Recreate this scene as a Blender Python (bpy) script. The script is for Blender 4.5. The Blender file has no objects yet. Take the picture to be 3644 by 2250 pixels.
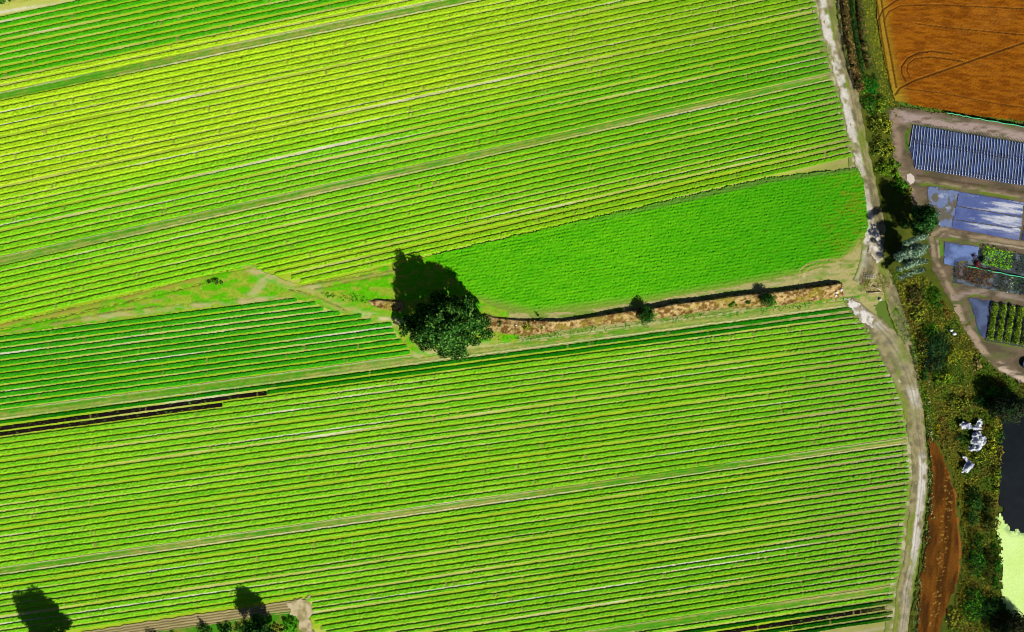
import bpy, math
import numpy as np
from mathutils import Vector

sc = bpy.context.scene
R = math.radians
S = 0.08                      # metres per photo pixel on the ground (photo is 3644 x 2250)
CX, CY = 1822.0, 1125.0
LENS = 24.0
HCAM = 3644 * S * LENS / 36.0

# ------------------------------------------------------------------ camera, sky, sun, exposure
cam = bpy.data.cameras.new('camera')
cam.lens = LENS; cam.sensor_width = 36.0; cam.sensor_fit = 'HORIZONTAL'
cam.clip_start = 1.0; cam.clip_end = 12000.0
camo = bpy.data.objects.new('camera', cam)
camo.location = (0, 0, HCAM); camo.rotation_euler = (0, 0, 0)
sc.collection.objects.link(camo); sc.camera = camo

SUN_DIR = Vector((0.58, -0.81, 0)).normalized()     # towards the sun, on the ground
ELEV = R(38)
world = bpy.data.worlds.new('World'); sc.world = world; world.use_nodes = True
wn = world.node_tree.nodes; wl = world.node_tree.links
bg = wn['Background']; sky = wn.new('ShaderNodeTexSky'); sky.sky_type = 'NISHITA'
sky.sun_disc = False; sky.sun_elevation = ELEV
sky.air_density = 0.5; sky.dust_density = 0.3; sky.ozone_density = 1.0
sky.sun_rotation = math.atan2(SUN_DIR.x, SUN_DIR.y)
wl.new(sky.outputs[0], bg.inputs[0]); bg.inputs[1].default_value = 0.05
sun = bpy.data.lights.new('sun', 'SUN'); sun.energy = 5.0; sun.angle = R(0.5); sun.color = (1.0, 0.96, 0.88)
suno = bpy.data.objects.new('sun', sun)
tosun = Vector((SUN_DIR.x * math.cos(ELEV), SUN_DIR.y * math.cos(ELEV), math.sin(ELEV)))
suno.rotation_euler = tosun.to_track_quat('Z', 'Y').to_euler(); suno.location = tosun * 300
sc.collection.objects.link(suno)
sc.view_settings.view_transform = 'Standard'; sc.view_settings.look = 'None'
sc.cycles.filter_width = 1.05
sc.view_settings.exposure = 1.5; sc.view_settings.gamma = 1.0
GAIN = 2.75                   # display value of a sunlit level surface of albedo 1 (used to turn photo colours into albedos)

# ------------------------------------------------------------------ helpers
rng = np.random.default_rng(7)
def W(p):
    p = np.asarray(p, float); q = np.empty_like(p)
    q[..., 0] = (p[..., 0] - CX) * S; q[..., 1] = (CY - p[..., 1]) * S
    return q
def lin(c):
    c = np.asarray(c, float) / 255.0
    return np.where(c <= 0.04045, c / 12.92, ((c + 0.055) / 1.055) ** 2.4)
def K(r, g, b, k=1.0):
    return lin((r, g, b)) / GAIN * k
def under(sx, sy, z):
    f = 1 - z / HCAM
    return (CX + (sx - CX) * f, CY + (sy - CY) * f)
def _h(ix, iy, seed):
    n = (ix.astype(np.int64) * 374761393 + iy.astype(np.int64) * 668265263 + seed * 2246822519) & 0xffffffff
    n = ((n ^ (n >> 13)) * 1274126177) & 0xffffffff
    n = (n ^ (n >> 16)) & 0xffff
    return n / 65535.0
def vn(x, y, seed=0):
    ix = np.floor(x); iy = np.floor(y); fx = x - ix; fy = y - iy
    fx = fx * fx * (3 - 2 * fx); fy = fy * fy * (3 - 2 * fy)
    ix = ix.astype(np.int64); iy = iy.astype(np.int64)
    a = _h(ix, iy, seed); b = _h(ix + 1, iy, seed); c = _h(ix, iy + 1, seed); d = _h(ix + 1, iy + 1, seed)
    return (a + (b - a) * fx) * (1 - fy) + (c + (d - c) * fx) * fy
def fbm(x, y, seed=0, o=4):
    t = 0; a = 0.5; n = 0
    for i in range(o):
        t = t + a * vn(x * 2 ** i, y * 2 ** i, seed + i * 17); n += a; a *= 0.5
    return t / n
def sst(a, b, x):
    t = np.clip((x - a) / (b - a), 0, 1); return t * t * (3 - 2 * t)
def mixc(a, b, t):
    return np.asarray(a) * (1 - t[:, None]) + np.asarray(b) * t[:, None]
def inpoly(px, py, poly):
    poly = np.asarray(poly, float); c = np.zeros(px.shape, bool); n = len(poly)
    for i in range(n):
        x1, y1 = poly[i]; x2, y2 = poly[(i + 1) % n]
        if y1 == y2: continue
        cond = (y1 > py) != (y2 > py)
        c ^= cond & (px < (x2 - x1) * (py - y1) / (y2 - y1) + x1)
    return c
def dist(px, py, line):
    line = np.asarray(line, float); best = np.full(px.shape, 1e9)
    for (x1, y1), (x2, y2) in zip(line[:-1], line[1:]):
        dx, dy = x2 - x1, y2 - y1; L = dx * dx + dy * dy + 1e-9
        t = np.clip(((px - x1) * dx + (py - y1) * dy) / L, 0, 1)
        best = np.minimum(best, np.hypot(px - x1 - t * dx, py - y1 - t * dy))
    return best
def smooth_line(pts, n=8):
    pts = np.asarray(pts, float); out = []
    P = np.vstack([2 * pts[0] - pts[1], pts, 2 * pts[-1] - pts[-2]])
    for i in range(1, len(P) - 2):
        for k in range(n):
            t = k / n; a, b, c, d = P[i - 1], P[i], P[i + 1], P[i + 2]
            out.append(0.5 * (2 * b + (c - a) * t + (2 * a - 5 * b + 4 * c - d) * t * t + (3 * b - a - 3 * c + d) * t ** 3))
    out.append(pts[-1]); return np.array(out)

def link(o, parent=None):
    sc.collection.objects.link(o)
    if parent is not None: o.parent = parent
    return o
def mesh_obj(name, V, F, mat, col=None, parent=None, smooth=False, local=False):
    """V (n,3), F (m,3 or 4); vertices are world metres; the object's origin goes to its lowest middle unless local"""
    V = np.asarray(V, float); F = np.asarray(F, np.int32)
    org = np.zeros(3)
    if parent is None and not local:
        org = np.array([(V[:, 0].min() + V[:, 0].max()) / 2, (V[:, 1].min() + V[:, 1].max()) / 2, V[:, 2].min()])
    elif parent is not None and not local:
        org = np.array(parent.location)
    me = bpy.data.meshes.new(name)
    me.vertices.add(len(V)); me.vertices.foreach_set('co', (V - org).astype(np.float32).ravel())
    k = F.shape[1]
    me.loops.add(F.size); me.loops.foreach_set('vertex_index', F.ravel())
    me.polygons.add(len(F)); me.polygons.foreach_set('loop_start', np.arange(0, F.size, k, dtype=np.int32))
    if smooth: me.polygons.foreach_set('use_smooth', np.ones(len(F), bool))
    me.update(calc_edges=True)
    if col is not None:
        at = me.color_attributes.new('Col', 'FLOAT_COLOR', 'POINT')
        c4 = np.ones((len(V), 4), np.float32); c4[:, :3] = np.clip(col, 0, 0.9)
        at.data.foreach_set('color', c4.ravel())
    me.materials.append(mat)
    o = bpy.data.objects.new(name, me)
    if parent is None and not local: o.location = org
    return link(o, parent)
def empty(name, loc):
    o = bpy.data.objects.new(name, None); o.location = loc; o.empty_display_size = 0.5
    return link(o)
def tag(o, label=None, cat=None, group=None, kind=None):
    if label: o['label'] = label
    if cat: o['category'] = cat
    if group: o['group'] = group
    if kind: o['kind'] = kind
    return o

# ------------------------------------------------------------------ materials
def vmat(name, rough=0.9, spec=0.15, nscale=6.0, namt=0.25, trans=0.0, bump=0.0):
    m = bpy.data.materials.new(name); m.use_nodes = True
    n = m.node_tree.nodes; l = m.node_tree.links; p = n['Principled BSDF']; out = n['Material Output']
    at = n.new('ShaderNodeAttribute'); at.attribute_name = 'Col'
    geo = n.new('ShaderNodeNewGeometry')
    nz = n.new('ShaderNodeTexNoise'); nz.inputs['Scale'].default_value = nscale; nz.inputs['Detail'].default_value = 3
    l.new(geo.outputs['Position'], nz.inputs['Vector'])
    mr = n.new('ShaderNodeMapRange'); mr.inputs[1].default_value = 0.25; mr.inputs[2].default_value = 0.75
    mr.inputs[3].default_value = 1 - namt; mr.inputs[4].default_value = 1 + namt
    l.new(nz.outputs[0], mr.inputs[0])
    mx = n.new('ShaderNodeMix'); mx.data_type = 'RGBA'; mx.blend_type = 'MULTIPLY'; mx.inputs[0].default_value = 1
    l.new(at.outputs['Color'], mx.inputs[6]); l.new(mr.outputs[0], mx.inputs[7])
    l.new(mx.outputs[2], p.inputs['Base Color'])
    p.inputs['Roughness'].default_value = rough; p.inputs['Specular IOR Level'].default_value = spec
    if bump:
        bp = n.new('ShaderNodeBump'); bp.inputs['Strength'].default_value = bump; bp.inputs['Distance'].default_value = 0.1
        l.new(nz.outputs[0], bp.inputs['Height']); l.new(bp.outputs[0], p.inputs['Normal'])
    if trans:
        tr = n.new('ShaderNodeBsdfTranslucent'); l.new(mx.outputs[2], tr.inputs['Color'])
        ms = n.new('ShaderNodeMixShader'); ms.inputs[0].default_value = trans
        l.new(p.outputs[0], ms.inputs[1]); l.new(tr.outputs[0], ms.inputs[2]); l.new(ms.outputs[0], out.inputs[0])
    return m
M_crop = vmat('crop_leaf', 1.0, 0.0, 7.0, 0.25, 0.12)
M_leaf = vmat('tree_leaf', 1.0, 0.0, 4.0, 0.3, 0.12)
M_soil = vmat('soil', 1.0, 0.0, 5.0, 0.18, 0.0, 0.4)
M_grass = vmat('grass', 1.0, 0.0, 8.0, 0.25, 0.0, 0.5)
M_wood = vmat('wood', 0.85, 0.1, 9.0, 0.2)
M_sheet = vmat('plastic_sheet', 0.6, 0.15, 3.0, 0.15)
M_paint = vmat('painted_metal', 0.5, 0.3, 10.0, 0.08)
M_water = vmat('pond_water', 0.3, 0.06, 0.6, 0.2)

# ------------------------------------------------------------------ surface builders
def patch(name, poly, res, z, colfn, zfn=None, mat=None, edge=4.0, escale=0.06, kind='structure'):
    """flat irregular-edged sheet over a ground polygon (photo pixels); colfn(x,y photo px)->albedo, zfn -> metres"""
    poly = np.asarray(poly, float); r = res / S
    x0, y0 = poly.min(0) - 6; x1, y1 = poly.max(0) + 6
    nx = int((x1 - x0) / r) + 2; ny = int((y1 - y0) / r) + 2
    X, Y = np.meshgrid(x0 + np.arange(nx) * r, y0 + np.arange(ny) * r)
    cx = X[:-1, :-1] + r / 2; cy = Y[:-1, :-1] + r / 2
    jx = (fbm(cx * escale, cy * escale, 91, 3) - 0.5) * 4 * edge; jy = (fbm(cx * escale, cy * escale, 57, 3) - 0.5) * 4 * edge
    keep = inpoly(cx + jx, cy + jy, poly)
    idx = np.arange(nx * ny).reshape(ny, nx)
    F = np.stack([idx[1:, :-1], idx[1:, 1:], idx[:-1, 1:], idx[:-1, :-1]], -1)[keep]
    used = np.unique(F); remap = np.full(nx * ny, -1); remap[used] = np.arange(len(used))
    x = X.ravel()[used]; y = Y.ravel()[used]
    xj = x + rng.uniform(-.25, .25, len(x)) * r; yj = y + rng.uniform(-.25, .25, len(x)) * r
    P = W(np.stack([xj, yj], -1))
    Z = np.full(len(x), float(z))
    if zfn is not None: Z = Z + zfn(x, y)
    o = mesh_obj(name, np.column_stack([P, Z]), remap[F], mat or M_soil, colfn(x, y))
    if kind: o['kind'] = kind
    return o
def ribbon(name, pts, widths, nu, step, z, colfn, zfn=None, mat=None, jit=0.5, kind='structure'):
    """strip along a polyline; colfn(u 0..1 left to right, s metres, x, y)"""
    L = smooth_line(pts) if len(pts) > 2 else np.asarray(pts, float)
    d = np.r_[0, np.cumsum(np.hypot(*np.diff(L, axis=0).T))]
    n = max(3, int(d[-1] * S / step)); t = np.linspace(0, d[-1], n)
    x = np.interp(t, d, L[:, 0]); y = np.interp(t, d, L[:, 1])
    wd = np.interp(t, np.linspace(0, d[-1], len(widths)), widths)
    tx = np.gradient(x); ty = np.gradient(y); q = np.hypot(tx, ty); nxv, nyv = -ty / q, tx / q
    u = np.linspace(0, 1, nu)
    ew = 1 + 0.16 * (fbm(t * 0.05, t * 0, 5) - .5)[:, None] * 2
    off = (u[None] - .5) * wd[:, None] * ew
    jt = rng.normal(0, jit, off.shape); off = off + jt
    Xs = x[:, None] + nxv[:, None] * off; Ys = y[:, None] + nyv[:, None] * off
    U = np.repeat(u[None], n, 0).ravel(); T = np.repeat((t * S)[:, None], nu, 1).ravel()
    P = W(np.stack([Xs.ravel(), Ys.ravel()], -1)); Z = np.full(len(P), float(z))
    if zfn is not None: Z = Z + zfn(U, T)
    idx = np.arange(n * nu).reshape(n, nu)
    F = np.stack([idx[:-1, :-1], idx[:-1, 1:], idx[1:, 1:], idx[1:, :-1]], -1).reshape(-1, 4)[:, ::-1]
    o = mesh_obj(name, np.column_stack([P, Z]), F, mat or M_soil, colfn(U, T, Xs.ravel(), Ys.ravel()))
    if kind: o['kind'] = kind
    return o
def leaves(P, size, up=0.6, asp=0.6, out=None):
    """one small quad per point -> V, F"""
    n = len(P); nr = rng.normal(size=(n, 3)); nr[:, 2] = np.abs(nr[:, 2]) + up
    if out is not None: nr = rng.normal(size=(n, 3)) * .5 + out
    nr /= np.linalg.norm(nr, axis=1)[:, None]
    a = rng.normal(size=(n, 3)); t = np.cross(nr, a); t /= np.linalg.norm(t, axis=1)[:, None] + 1e-9; b = np.cross(nr, t)
    s = np.broadcast_to(np.asarray(size, float), (n,)) * rng.uniform(.6, 1.3, n) * .5
    s = s[:, None]; k = asp * rng.uniform(.7, 1.3, (n, 1))
    V = np.stack([P + t * s, P + b * s * k, P - t * s, P - b * s * k], 1).reshape(-1, 3)
    return V, np.arange(n * 4).reshape(n, 4)
def pick(pal, n, w=None, jit=0.18):
    pal = np.asarray(pal, float); i = rng.choice(len(pal), n, p=w)
    return pal[i] * rng.uniform(1 - jit, 1 + jit, (n, 1))
def tube(pts, rad, sides=8):
    pts = np.asarray(pts, float); n = len(pts); V = []; F = []
    for i in range(n):
        d = pts[min(i + 1, n - 1)] - pts[max(i - 1, 0)]; d /= np.linalg.norm(d) + 1e-9
        a = np.cross(d, (0.31, 0.95, 0.05)); a /= np.linalg.norm(a) + 1e-9; b = np.cross(d, a)
        for k in range(sides):
            th = 2 * math.pi * k / sides; V.append(pts[i] + rad[i] * (math.cos(th) * a + math.sin(th) * b))
    for i in range(n - 1):
        for k in range(sides):
            F.append([i * sides + k, i * sides + (k + 1) % sides, (i + 1) * sides + (k + 1) % sides, (i + 1) * sides + k])
    c = len(V); V.append(pts[-1])
    for k in range(sides): F.append([(n - 1) * sides + k, (n - 1) * sides + (k + 1) % sides, c, c])
    return np.array(V), np.array(F)
def join(parts):
    V = []; F = []; o = 0
    for v, f in parts: V.append(v); F.append(np.asarray(f) + o); o += len(v)
    return np.vstack(V), np.vstack(F)
def fixtri(F):
    return F
def box(c, s, rz=0.0, tilt=(0, 0)):
    v = np.array([[x, y, z] for x in (-.5, .5) for y in (-.5, .5) for z in (-.5, .5)]) * np.asarray(s)
    ax, ay = tilt
    Rx = np.array([[1, 0, 0], [0, math.cos(ax), -math.sin(ax)], [0, math.sin(ax), math.cos(ax)]])
    Ry = np.array([[math.cos(ay), 0, math.sin(ay)], [0, 1, 0], [-math.sin(ay), 0, math.cos(ay)]])
    Rz = np.array([[math.cos(rz), -math.sin(rz), 0], [math.sin(rz), math.cos(rz), 0], [0, 0, 1]])
    v = v @ (Rz @ Ry @ Rx).T + np.asarray(c)
    f = [[0, 1, 3, 2], [4, 6, 7, 5], [0, 4, 5, 1], [2, 3, 7, 6], [0, 2, 6, 4], [1, 5, 7, 3]]
    return v, np.array(f)
def crown_pts(blobs, n):
    """points through lumpy ellipsoids, denser towards their skins"""
    vol = np.array([b[3] * b[4] * b[5] for b in blobs]) ** 0.75; vol = vol / vol.sum()
    i = rng.choice(len(blobs), n, p=vol); B = np.asarray(blobs, float)[i]
    d = rng.normal(size=(n, 3)); d /= np.linalg.norm(d, axis=1)[:, None]
    r = rng.uniform(0.45, 1.0, n) ** 0.6; r *= 1 + rng.normal(0, .06, n)
    return B[:, :3] + d * B[:, 3:6] * r[:, None], i
def make_tree(name, gx, gy, blobs, nleaf, size, pal, label, cat='tree', group=None, trunk_r=0.35, bark=(.09, .07, .05), up=.5):
    """blobs are relative to the foot of the tree, in metres; gx, gy in photo pixels on the ground"""
    w = W((gx, gy)); root = empty(name, (w[0], w[1], 0)); tag(root, label, cat, group)
    base = np.array([w[0], w[1], 0.0])
    top = max(b[2] for b in blobs)
    parts = [tube([base + (0, 0, -.2), base + (.1, 0, top * .3), base + (0.05, .1, top * .65), base + (0, 0, top * .95)],
                  [trunk_r * 1.4, trunk_r, trunk_r * .7, trunk_r * .2])]
    for b in blobs[:14]:
        e = base + np.array(b[:3]); s = base + (0, 0, min(top * .5, b[2] * .6))
        mid = (s + e) / 2 + (0, 0, -.1 * np.linalg.norm(e - s) * .3)
        parts.append(tube([s, mid, e], [trunk_r * .5, trunk_r * .35, trunk_r * .1], 6))
    V, F = join(parts)
    mesh_obj('trunk', V, F, M_wood, np.tile(bark, (len(V), 1)) * rng.uniform(.8, 1.2, (len(V), 1)), root)
    P, bi = crown_pts(blobs, nleaf); P = P + base; P[:, 2] = np.maximum(P[:, 2], .15)
    cen = base + np.array([np.mean([b[0] for b in blobs]), np.mean([b[1] for b in blobs]), top * .45]); o1 = P - cen; o1 /= np.linalg.norm(o1, axis=1)[:, None] + 1e-6
    o2 = P - base - np.asarray(blobs, float)[bi, :3]; o2 /= np.linalg.norm(o2, axis=1)[:, None] + 1e-6
    V, F = leaves(P, size, up, out=o1 * .8 + o2 * .9 + (0, 0, .25))
    bt = rng.uniform(.75, 1.25, len(blobs))[bi]
    col = pick(pal, nleaf) * bt[:, None]
    mesh_obj('crown', V, F, M_leaf, np.repeat(col, 4, 0), root)
    return root
def lumpy(rx, ry, z0, z1, n, br, seed):
    """n blobs filling a dome rx x ry between heights z0 and z1"""
    g = np.random.default_rng(seed); out = []
    for i in range(n):
        a = 2.399963 * i + g.uniform(-.3, .3); q = math.sqrt((i + .5) / n); dome = math.sqrt(max(0.03, 1 - q * q))
        x = rx * q * math.cos(a) * .85; y = ry * q * math.sin(a) * .85
        z = z0 + (z1 - z0) * dome * g.uniform(.55, .95); b = br * g.uniform(.75, 1.3)
        out.append((x, y, z, b * g.uniform(.9, 1.3), b * g.uniform(.9, 1.3), b * g.uniform(.6, .9)))
    return out
def make_bush(name, gx, gy, rx, ry, h, nleaf, size, pal, label, cat='bush', group=None, seed=1):
    w = W((gx, gy)); bl = lumpy(rx, ry, .1, h * .8, max(4, int(rx * ry * 1.2) + 4), max(.35, h * .35), seed)
    P, bi = crown_pts(bl, nleaf); P[:, 2] = np.abs(P[:, 2]) + .05
    o1 = P / np.array([rx, ry, h]); o1 /= np.linalg.norm(o1, axis=1)[:, None] + 1e-6
    P = P + np.array([w[0], w[1], 0]); V, F = leaves(P, size, .5, out=o1 * .9 + (0, 0, .35))
    col = pick(pal, nleaf) * rng.uniform(.75, 1.25, len(bl))[bi][:, None]
    o = mesh_obj(name, V, F, M_leaf, np.repeat(col, 4, 0))
    return tag(o, label, cat, group)
def cover(name, poly, dens, size, hfn, palfn, mat=None, up=.5, asp=.6):
    """many leaf faces over a polygon; hfn(x,y) -> local height, palfn(x,y) -> albedo"""
    poly = np.asarray(poly, float); x0, y0 = poly.min(0); x1, y1 = poly.max(0)
    n = int((x1 - x0) * (y1 - y0) * S * S * dens); x = rng.uniform(x0, x1, n); y = rng.uniform(y0, y1, n)
    jx = (fbm(x * .05, y * .05, 31, 3) - .5) * 20; jy = (fbm(x * .05, y * .05, 77, 3) - .5) * 20
    k = inpoly(x + jx, y + jy, poly); x, y = x[k], y[k]
    h = hfn(x, y); k = h > 0.02; x, y, h = x[k], y[k], h[k]
    P = np.column_stack([W(np.stack([x, y], -1)), h * rng.uniform(.25, 1, len(x)) ** .6])
    V, F = leaves(P, size, up + .5, asp)
    c = palfn(x, y) * rng.uniform(.75, 1.3, (len(x), 1))
    return mesh_obj(name, V, F, mat or M_leaf, np.repeat(c, 4, 0))

# ------------------------------------------------------------------ the ground
def ground_sheet():
    n = 60; g = np.linspace(-1, 1, n); g = np.sign(g) * np.abs(g) ** 2.2 * 3000
    X, Y = np.meshgrid(g, g); V = np.column_stack([X.ravel(), Y.ravel(), np.full(n * n, -.12)])
    idx = np.arange(n * n).reshape(n, n); F = np.stack([idx[:-1, :-1], idx[:-1, 1:], idx[1:, 1:], idx[1:, :-1]], -1).reshape(-1, 4)
    t = fbm(V[:, 0] * .02, V[:, 1] * .02, 3)
    o = mesh_obj('ground', V, F, M_grass, mixc(K(70, 120, 30), K(120, 125, 60), t), local=True); o['kind'] = 'structure'
ground_sheet()

PALE = K(196, 198, 104); WHITE = K(226, 222, 196); YEL = K(164, 192, 44); OLIVE = K(130, 150, 50)
def soil_col(x, y):
    # between-bed soil: pale where bare, yellow green where weeds grow, streaked along the beds
    v = y + 0.18 * x
    t = fbm(x * .0016, v * .045, 11, 4); b = fbm(x * .02, v * .02, 4, 3)
    c = mixc(YEL, PALE, sst(.44, .66, t) * .85); c = mixc(c, WHITE, sst(.66, .80, t) * .8)
    r = sst(2700, 3000, x); c = mixc(c, K(150, 140, 95), r * .7)
    return c * (0.85 + .3 * b)[:, None]
patch('field_soil', [(-260, -260), (2985, -260), (3005, 400), (3060, 620), (3080, 1000), (3250, 1500), (3235, 1750), (3170, 2400), (-260, 2400)],
      0.45, 0.0, soil_col, lambda x, y: .03 * fbm(x * .08, y * .08, 2, 2), edge=2)

# ------------------------------------------------------------------ crop beds
XR_Y = [-300, 19, 45, 78, 123, 167, 223, 275, 335, 383, 446, 502, 551, 580, 640, 1095, 1128, 1161, 1191, 1224, 1265, 1295, 1340, 1381, 1422, 1481, 1533, 1589, 1663, 1712, 1784, 1869, 1947, 2025, 2104, 2208, 2300]
XR_X = [2880, 2908, 2911, 2919, 2930, 2939, 2952, 2964, 2986, 3001, 3008, 3031, 3038, 3042, 3050, 3040, 3060, 3090, 3105, 3127, 3138, 3157, 3179, 3194, 3209, 3217, 3228, 3231, 3239, 3239, 3229, 3219, 3209, 3200, 3183, 3177, 3172]
BED_N = 9
def crop_bed(x0, x1, tl, bl, h, colA, colB, green=0.0, gap=4.2, rough=1.0, seed=0, name='crop_bed', sparse=0.0, step=0.27):
    """one bed between its upper line tl=(yL,yR) and the next line bl, x in photo px; crop of height h metres"""
    yt = lambda x: tl[0] + (tl[1] - tl[0]) * x / 2733.0
    yb = lambda x: bl[0] + (bl[1] - bl[0]) * x / 2733.0
    n = int((x1 - x0) * S / step); x = np.linspace(x0, x1, n)
    k = (yt(x) > -70) & (yt(x) < 2330)
    if k.sum() < 12: return None
    x = x[k]; n = len(x)
    sd = seed * 13.7
    wob = (vn(x * .012, x * 0 + sd, 3) - .5) * 1.2
    e0 = yt(x) + 2.2 + wob + (vn(x * .09, x * 0 + sd, 8) - .5) * 1.1 + rng.normal(0, .25, n)
    e1 = yb(x) - gap + wob * .6 + (vn(x * .006, x * 0 + sd, 9) - .5) * 3.0 + (vn(x * .1, x * 0 + sd, 10) - .5) * 1.1 + rng.normal(0, .25, n)
    u = np.array([-.03, .04, .2, .36, .52, .68, .84, .96, 1.03])
    Y = e0[:, None] + (e1 - e0)[:, None] * u[None] + rng.normal(0, .5, (n, BED_N)) * np.array([0, 1, 1, 1, 1, 1, 1, 1, 0])
    X = np.repeat(x[:, None], BED_N, 1) + rng.normal(0, .9, (n, BED_N))
    prof = np.array([0, .86, 1, 1, 1.02, 1, 1, .86, 0])
    lowf = .88 + .24 * fbm(x * .02, x * 0 + sd, 21, 2)
    Z = h * prof[None] * lowf[:, None] * (1 + rng.normal(0, 0.18 * rough, (n, BED_N)))
    # gaps where plants are missing
    gapn = vn(x * .05, x * 0 + sd, 33) * vn(x * .31, x * 0 + sd, 35)
    gp = sst(.62, .74, gapn); Z *= (1 - .55 * gp)[:, None]
    Z[:, 0] = -.06; Z[:, -1] = -.06
    # ends of the bed taper down
    en = np.minimum(1, np.minimum(np.arange(n), np.arange(n)[::-1]) / 3.0); Z[:, 1:-1] *= (.25 + .75 * en)[:, None]
    xx = X.ravel(); yy = Y.ravel()
    t = fbm(xx * .004, yy * .02 + sd, 41, 3); t2 = rng.uniform(0, 1, xx.shape)
    m = np.clip((t - .5) * 1.0 + .5 + (t2 - .5) * 1.3, 0, 1)
    c = mixc(colA, colB, m) * ((.78 + .44 * rng.uniform(0, 1, xx.shape)) * (.9 + .2 * vn(np.array([sd]), np.array([.5]), 5)[0]))[:, None]
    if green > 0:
        c = mixc(c, K(54, 140, 18, 1.0), green * sst(1000, 3000, xx + rng.normal(0, 120, xx.shape)) * .9)  # greener to the right; vignette and view-angle darkening painted into the leaf colour
    ed = sst(3040 - 0, 3040 + 1, xx) * 0
    endf = np.clip(1 - (x1 - xx) / 90.0, 0, 1) if x1 > 2850 else np.zeros_like(xx)
    c = mixc(c, K(128, 140, 62), endf * .7 * fbm(xx * .05, yy * .05, 8, 2))
    if sparse:
        dead = vn(xx * .2, yy * .3, 51) > .13
        c = np.where(dead[:, None], c, K(80, 140, 40))
    c = mixc(c, K(150, 140, 80), np.repeat(gp[:, None], BED_N, 1).ravel() * .7)
    V = np.column_stack([W(np.stack([xx, yy], -1)), Z.ravel()])
    idx = np.arange(n * BED_N).reshape(n, BED_N)
    F = np.stack([idx[:-1, :-1], idx[1:, :-1], idx[1:, 1:], idx[:-1, 1:]], -1).reshape(-1, 4)[:, ::-1]
    return mesh_obj(name, V, F, M_crop, c)
ORD = 'first second third fourth fifth sixth seventh eighth ninth tenth eleventh twelfth thirteenth fourteenth fifteenth'.split()
def xright(tl):
    x = 3000.0
    for _ in range(6): x = float(np.interp(tl[0] + (tl[1] - tl[0]) * x / 2733, XR_Y, XR_X))
    return x
def where(i, n, above, below):
    """i-th of n beds counted from the nearer of two landmarks"""
    if i <= (n - 1) / 2:
        return (('first' if i == 0 else ORD[i]) + ' below ') + above
    j = n - 1 - i
    return (('first' if j == 0 else ORD[j]) + ' above ') + below
# leaf colours (albedo of the lit canopy)
Q = 1.12
YG1, YG2 = K(186, 220, 40, Q), K(140, 198, 26, Q)       # pale yellow green
MG1, MG2 = K(144, 210, 34, Q), K(94, 182, 22, Q)        # mid green
LG1, LG2 = K(148, 212, 40, Q), K(90, 180, 24, Q)        # lower field
HB = .28
def lines(a, b, c, d, n):
    return np.column_stack([np.linspace(a, b, n), np.linspace(c, d, n)])
XL = -60
# top left: above the uppermost grass path
A0 = lines(59.5, 331, -514, -243, 13)
for i in range(12):
    dark = i < 10
    ca, cb = (K(86, 180, 22, Q), K(56, 156, 14, Q)) if dark else (YG1, YG2)
    o = crop_bed(XL, 2800, A0[i], A0[i + 1], HB * (.95 if dark else 1), ca, cb, seed=i + 1, gap=7 if i not in (3, 4, 8) else 9)
    if o is not None:
        tag(o, ('deep green' if dark else 'pale yellow-green') + ' top-left crop bed, ' + where(i, 12, 'the dry corner verge', 'the uppermost grass path'), 'crop bed', 'crop beds in the top left corner')
# main upper block
A = lines(357.9, 915.5, -209, 311, 26)
for i in range(25):
    f = sst(13, 19, np.array([i]))[0]
    ca = YG1 * (1 - f) + MG1 * f; cb = YG2 * (1 - f) + MG2 * f
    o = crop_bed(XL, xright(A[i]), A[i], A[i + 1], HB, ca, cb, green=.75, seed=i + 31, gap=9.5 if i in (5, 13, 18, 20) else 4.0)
    if o is not None:
        tag(o, ('pale yellow-green' if i < 15 else 'light green') + ' crop bed, ' + where(i, 25, 'the uppermost grass path', 'the second grass path'), 'crop bed', 'crop beds of the upper field')
# block under the second grass path
B = lines(945.2, 1260, 336.7, 630, 15)
BST = {9: 912, 10: 930, 11: 975, 12: 1036, 13: 1070}
for i in range(14):
    ye = i >= 9
    ca, cb = (K(164, 212, 34, Q), K(116, 192, 22, Q)) if ye else (MG1, MG2)
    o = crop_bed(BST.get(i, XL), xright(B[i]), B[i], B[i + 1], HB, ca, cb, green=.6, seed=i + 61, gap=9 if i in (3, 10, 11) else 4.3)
    tag(o, ('yellowish' if ye else 'light green') + ' crop bed, ' + where(i, 14, 'the second grass path', 'the smooth green field'), 'crop bed', 'crop beds between the second path and the green field')
# dark wedge left of the big tree
D0 = lines(1196.5, 1462, 836.5, 1094, 13)
ENDS = [1057, 1126, 1151, 1211, 1289, 1326, 1397, 1402, 1411, 1430, 1450, 1460]
for i in range(12):
    o = crop_bed(XL, ENDS[i], D0[i], D0[i + 1], HB, K(72, 176, 26, Q), K(40, 142, 16, Q), seed=i + 81, gap=5.6, rough=.8)
    tag(o, 'dark green crop bed left of the big tree, ' + where(i, 12, 'the rutted grass', 'the pale path'), 'crop bed', 'dark crop beds left of the big tree')
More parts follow.
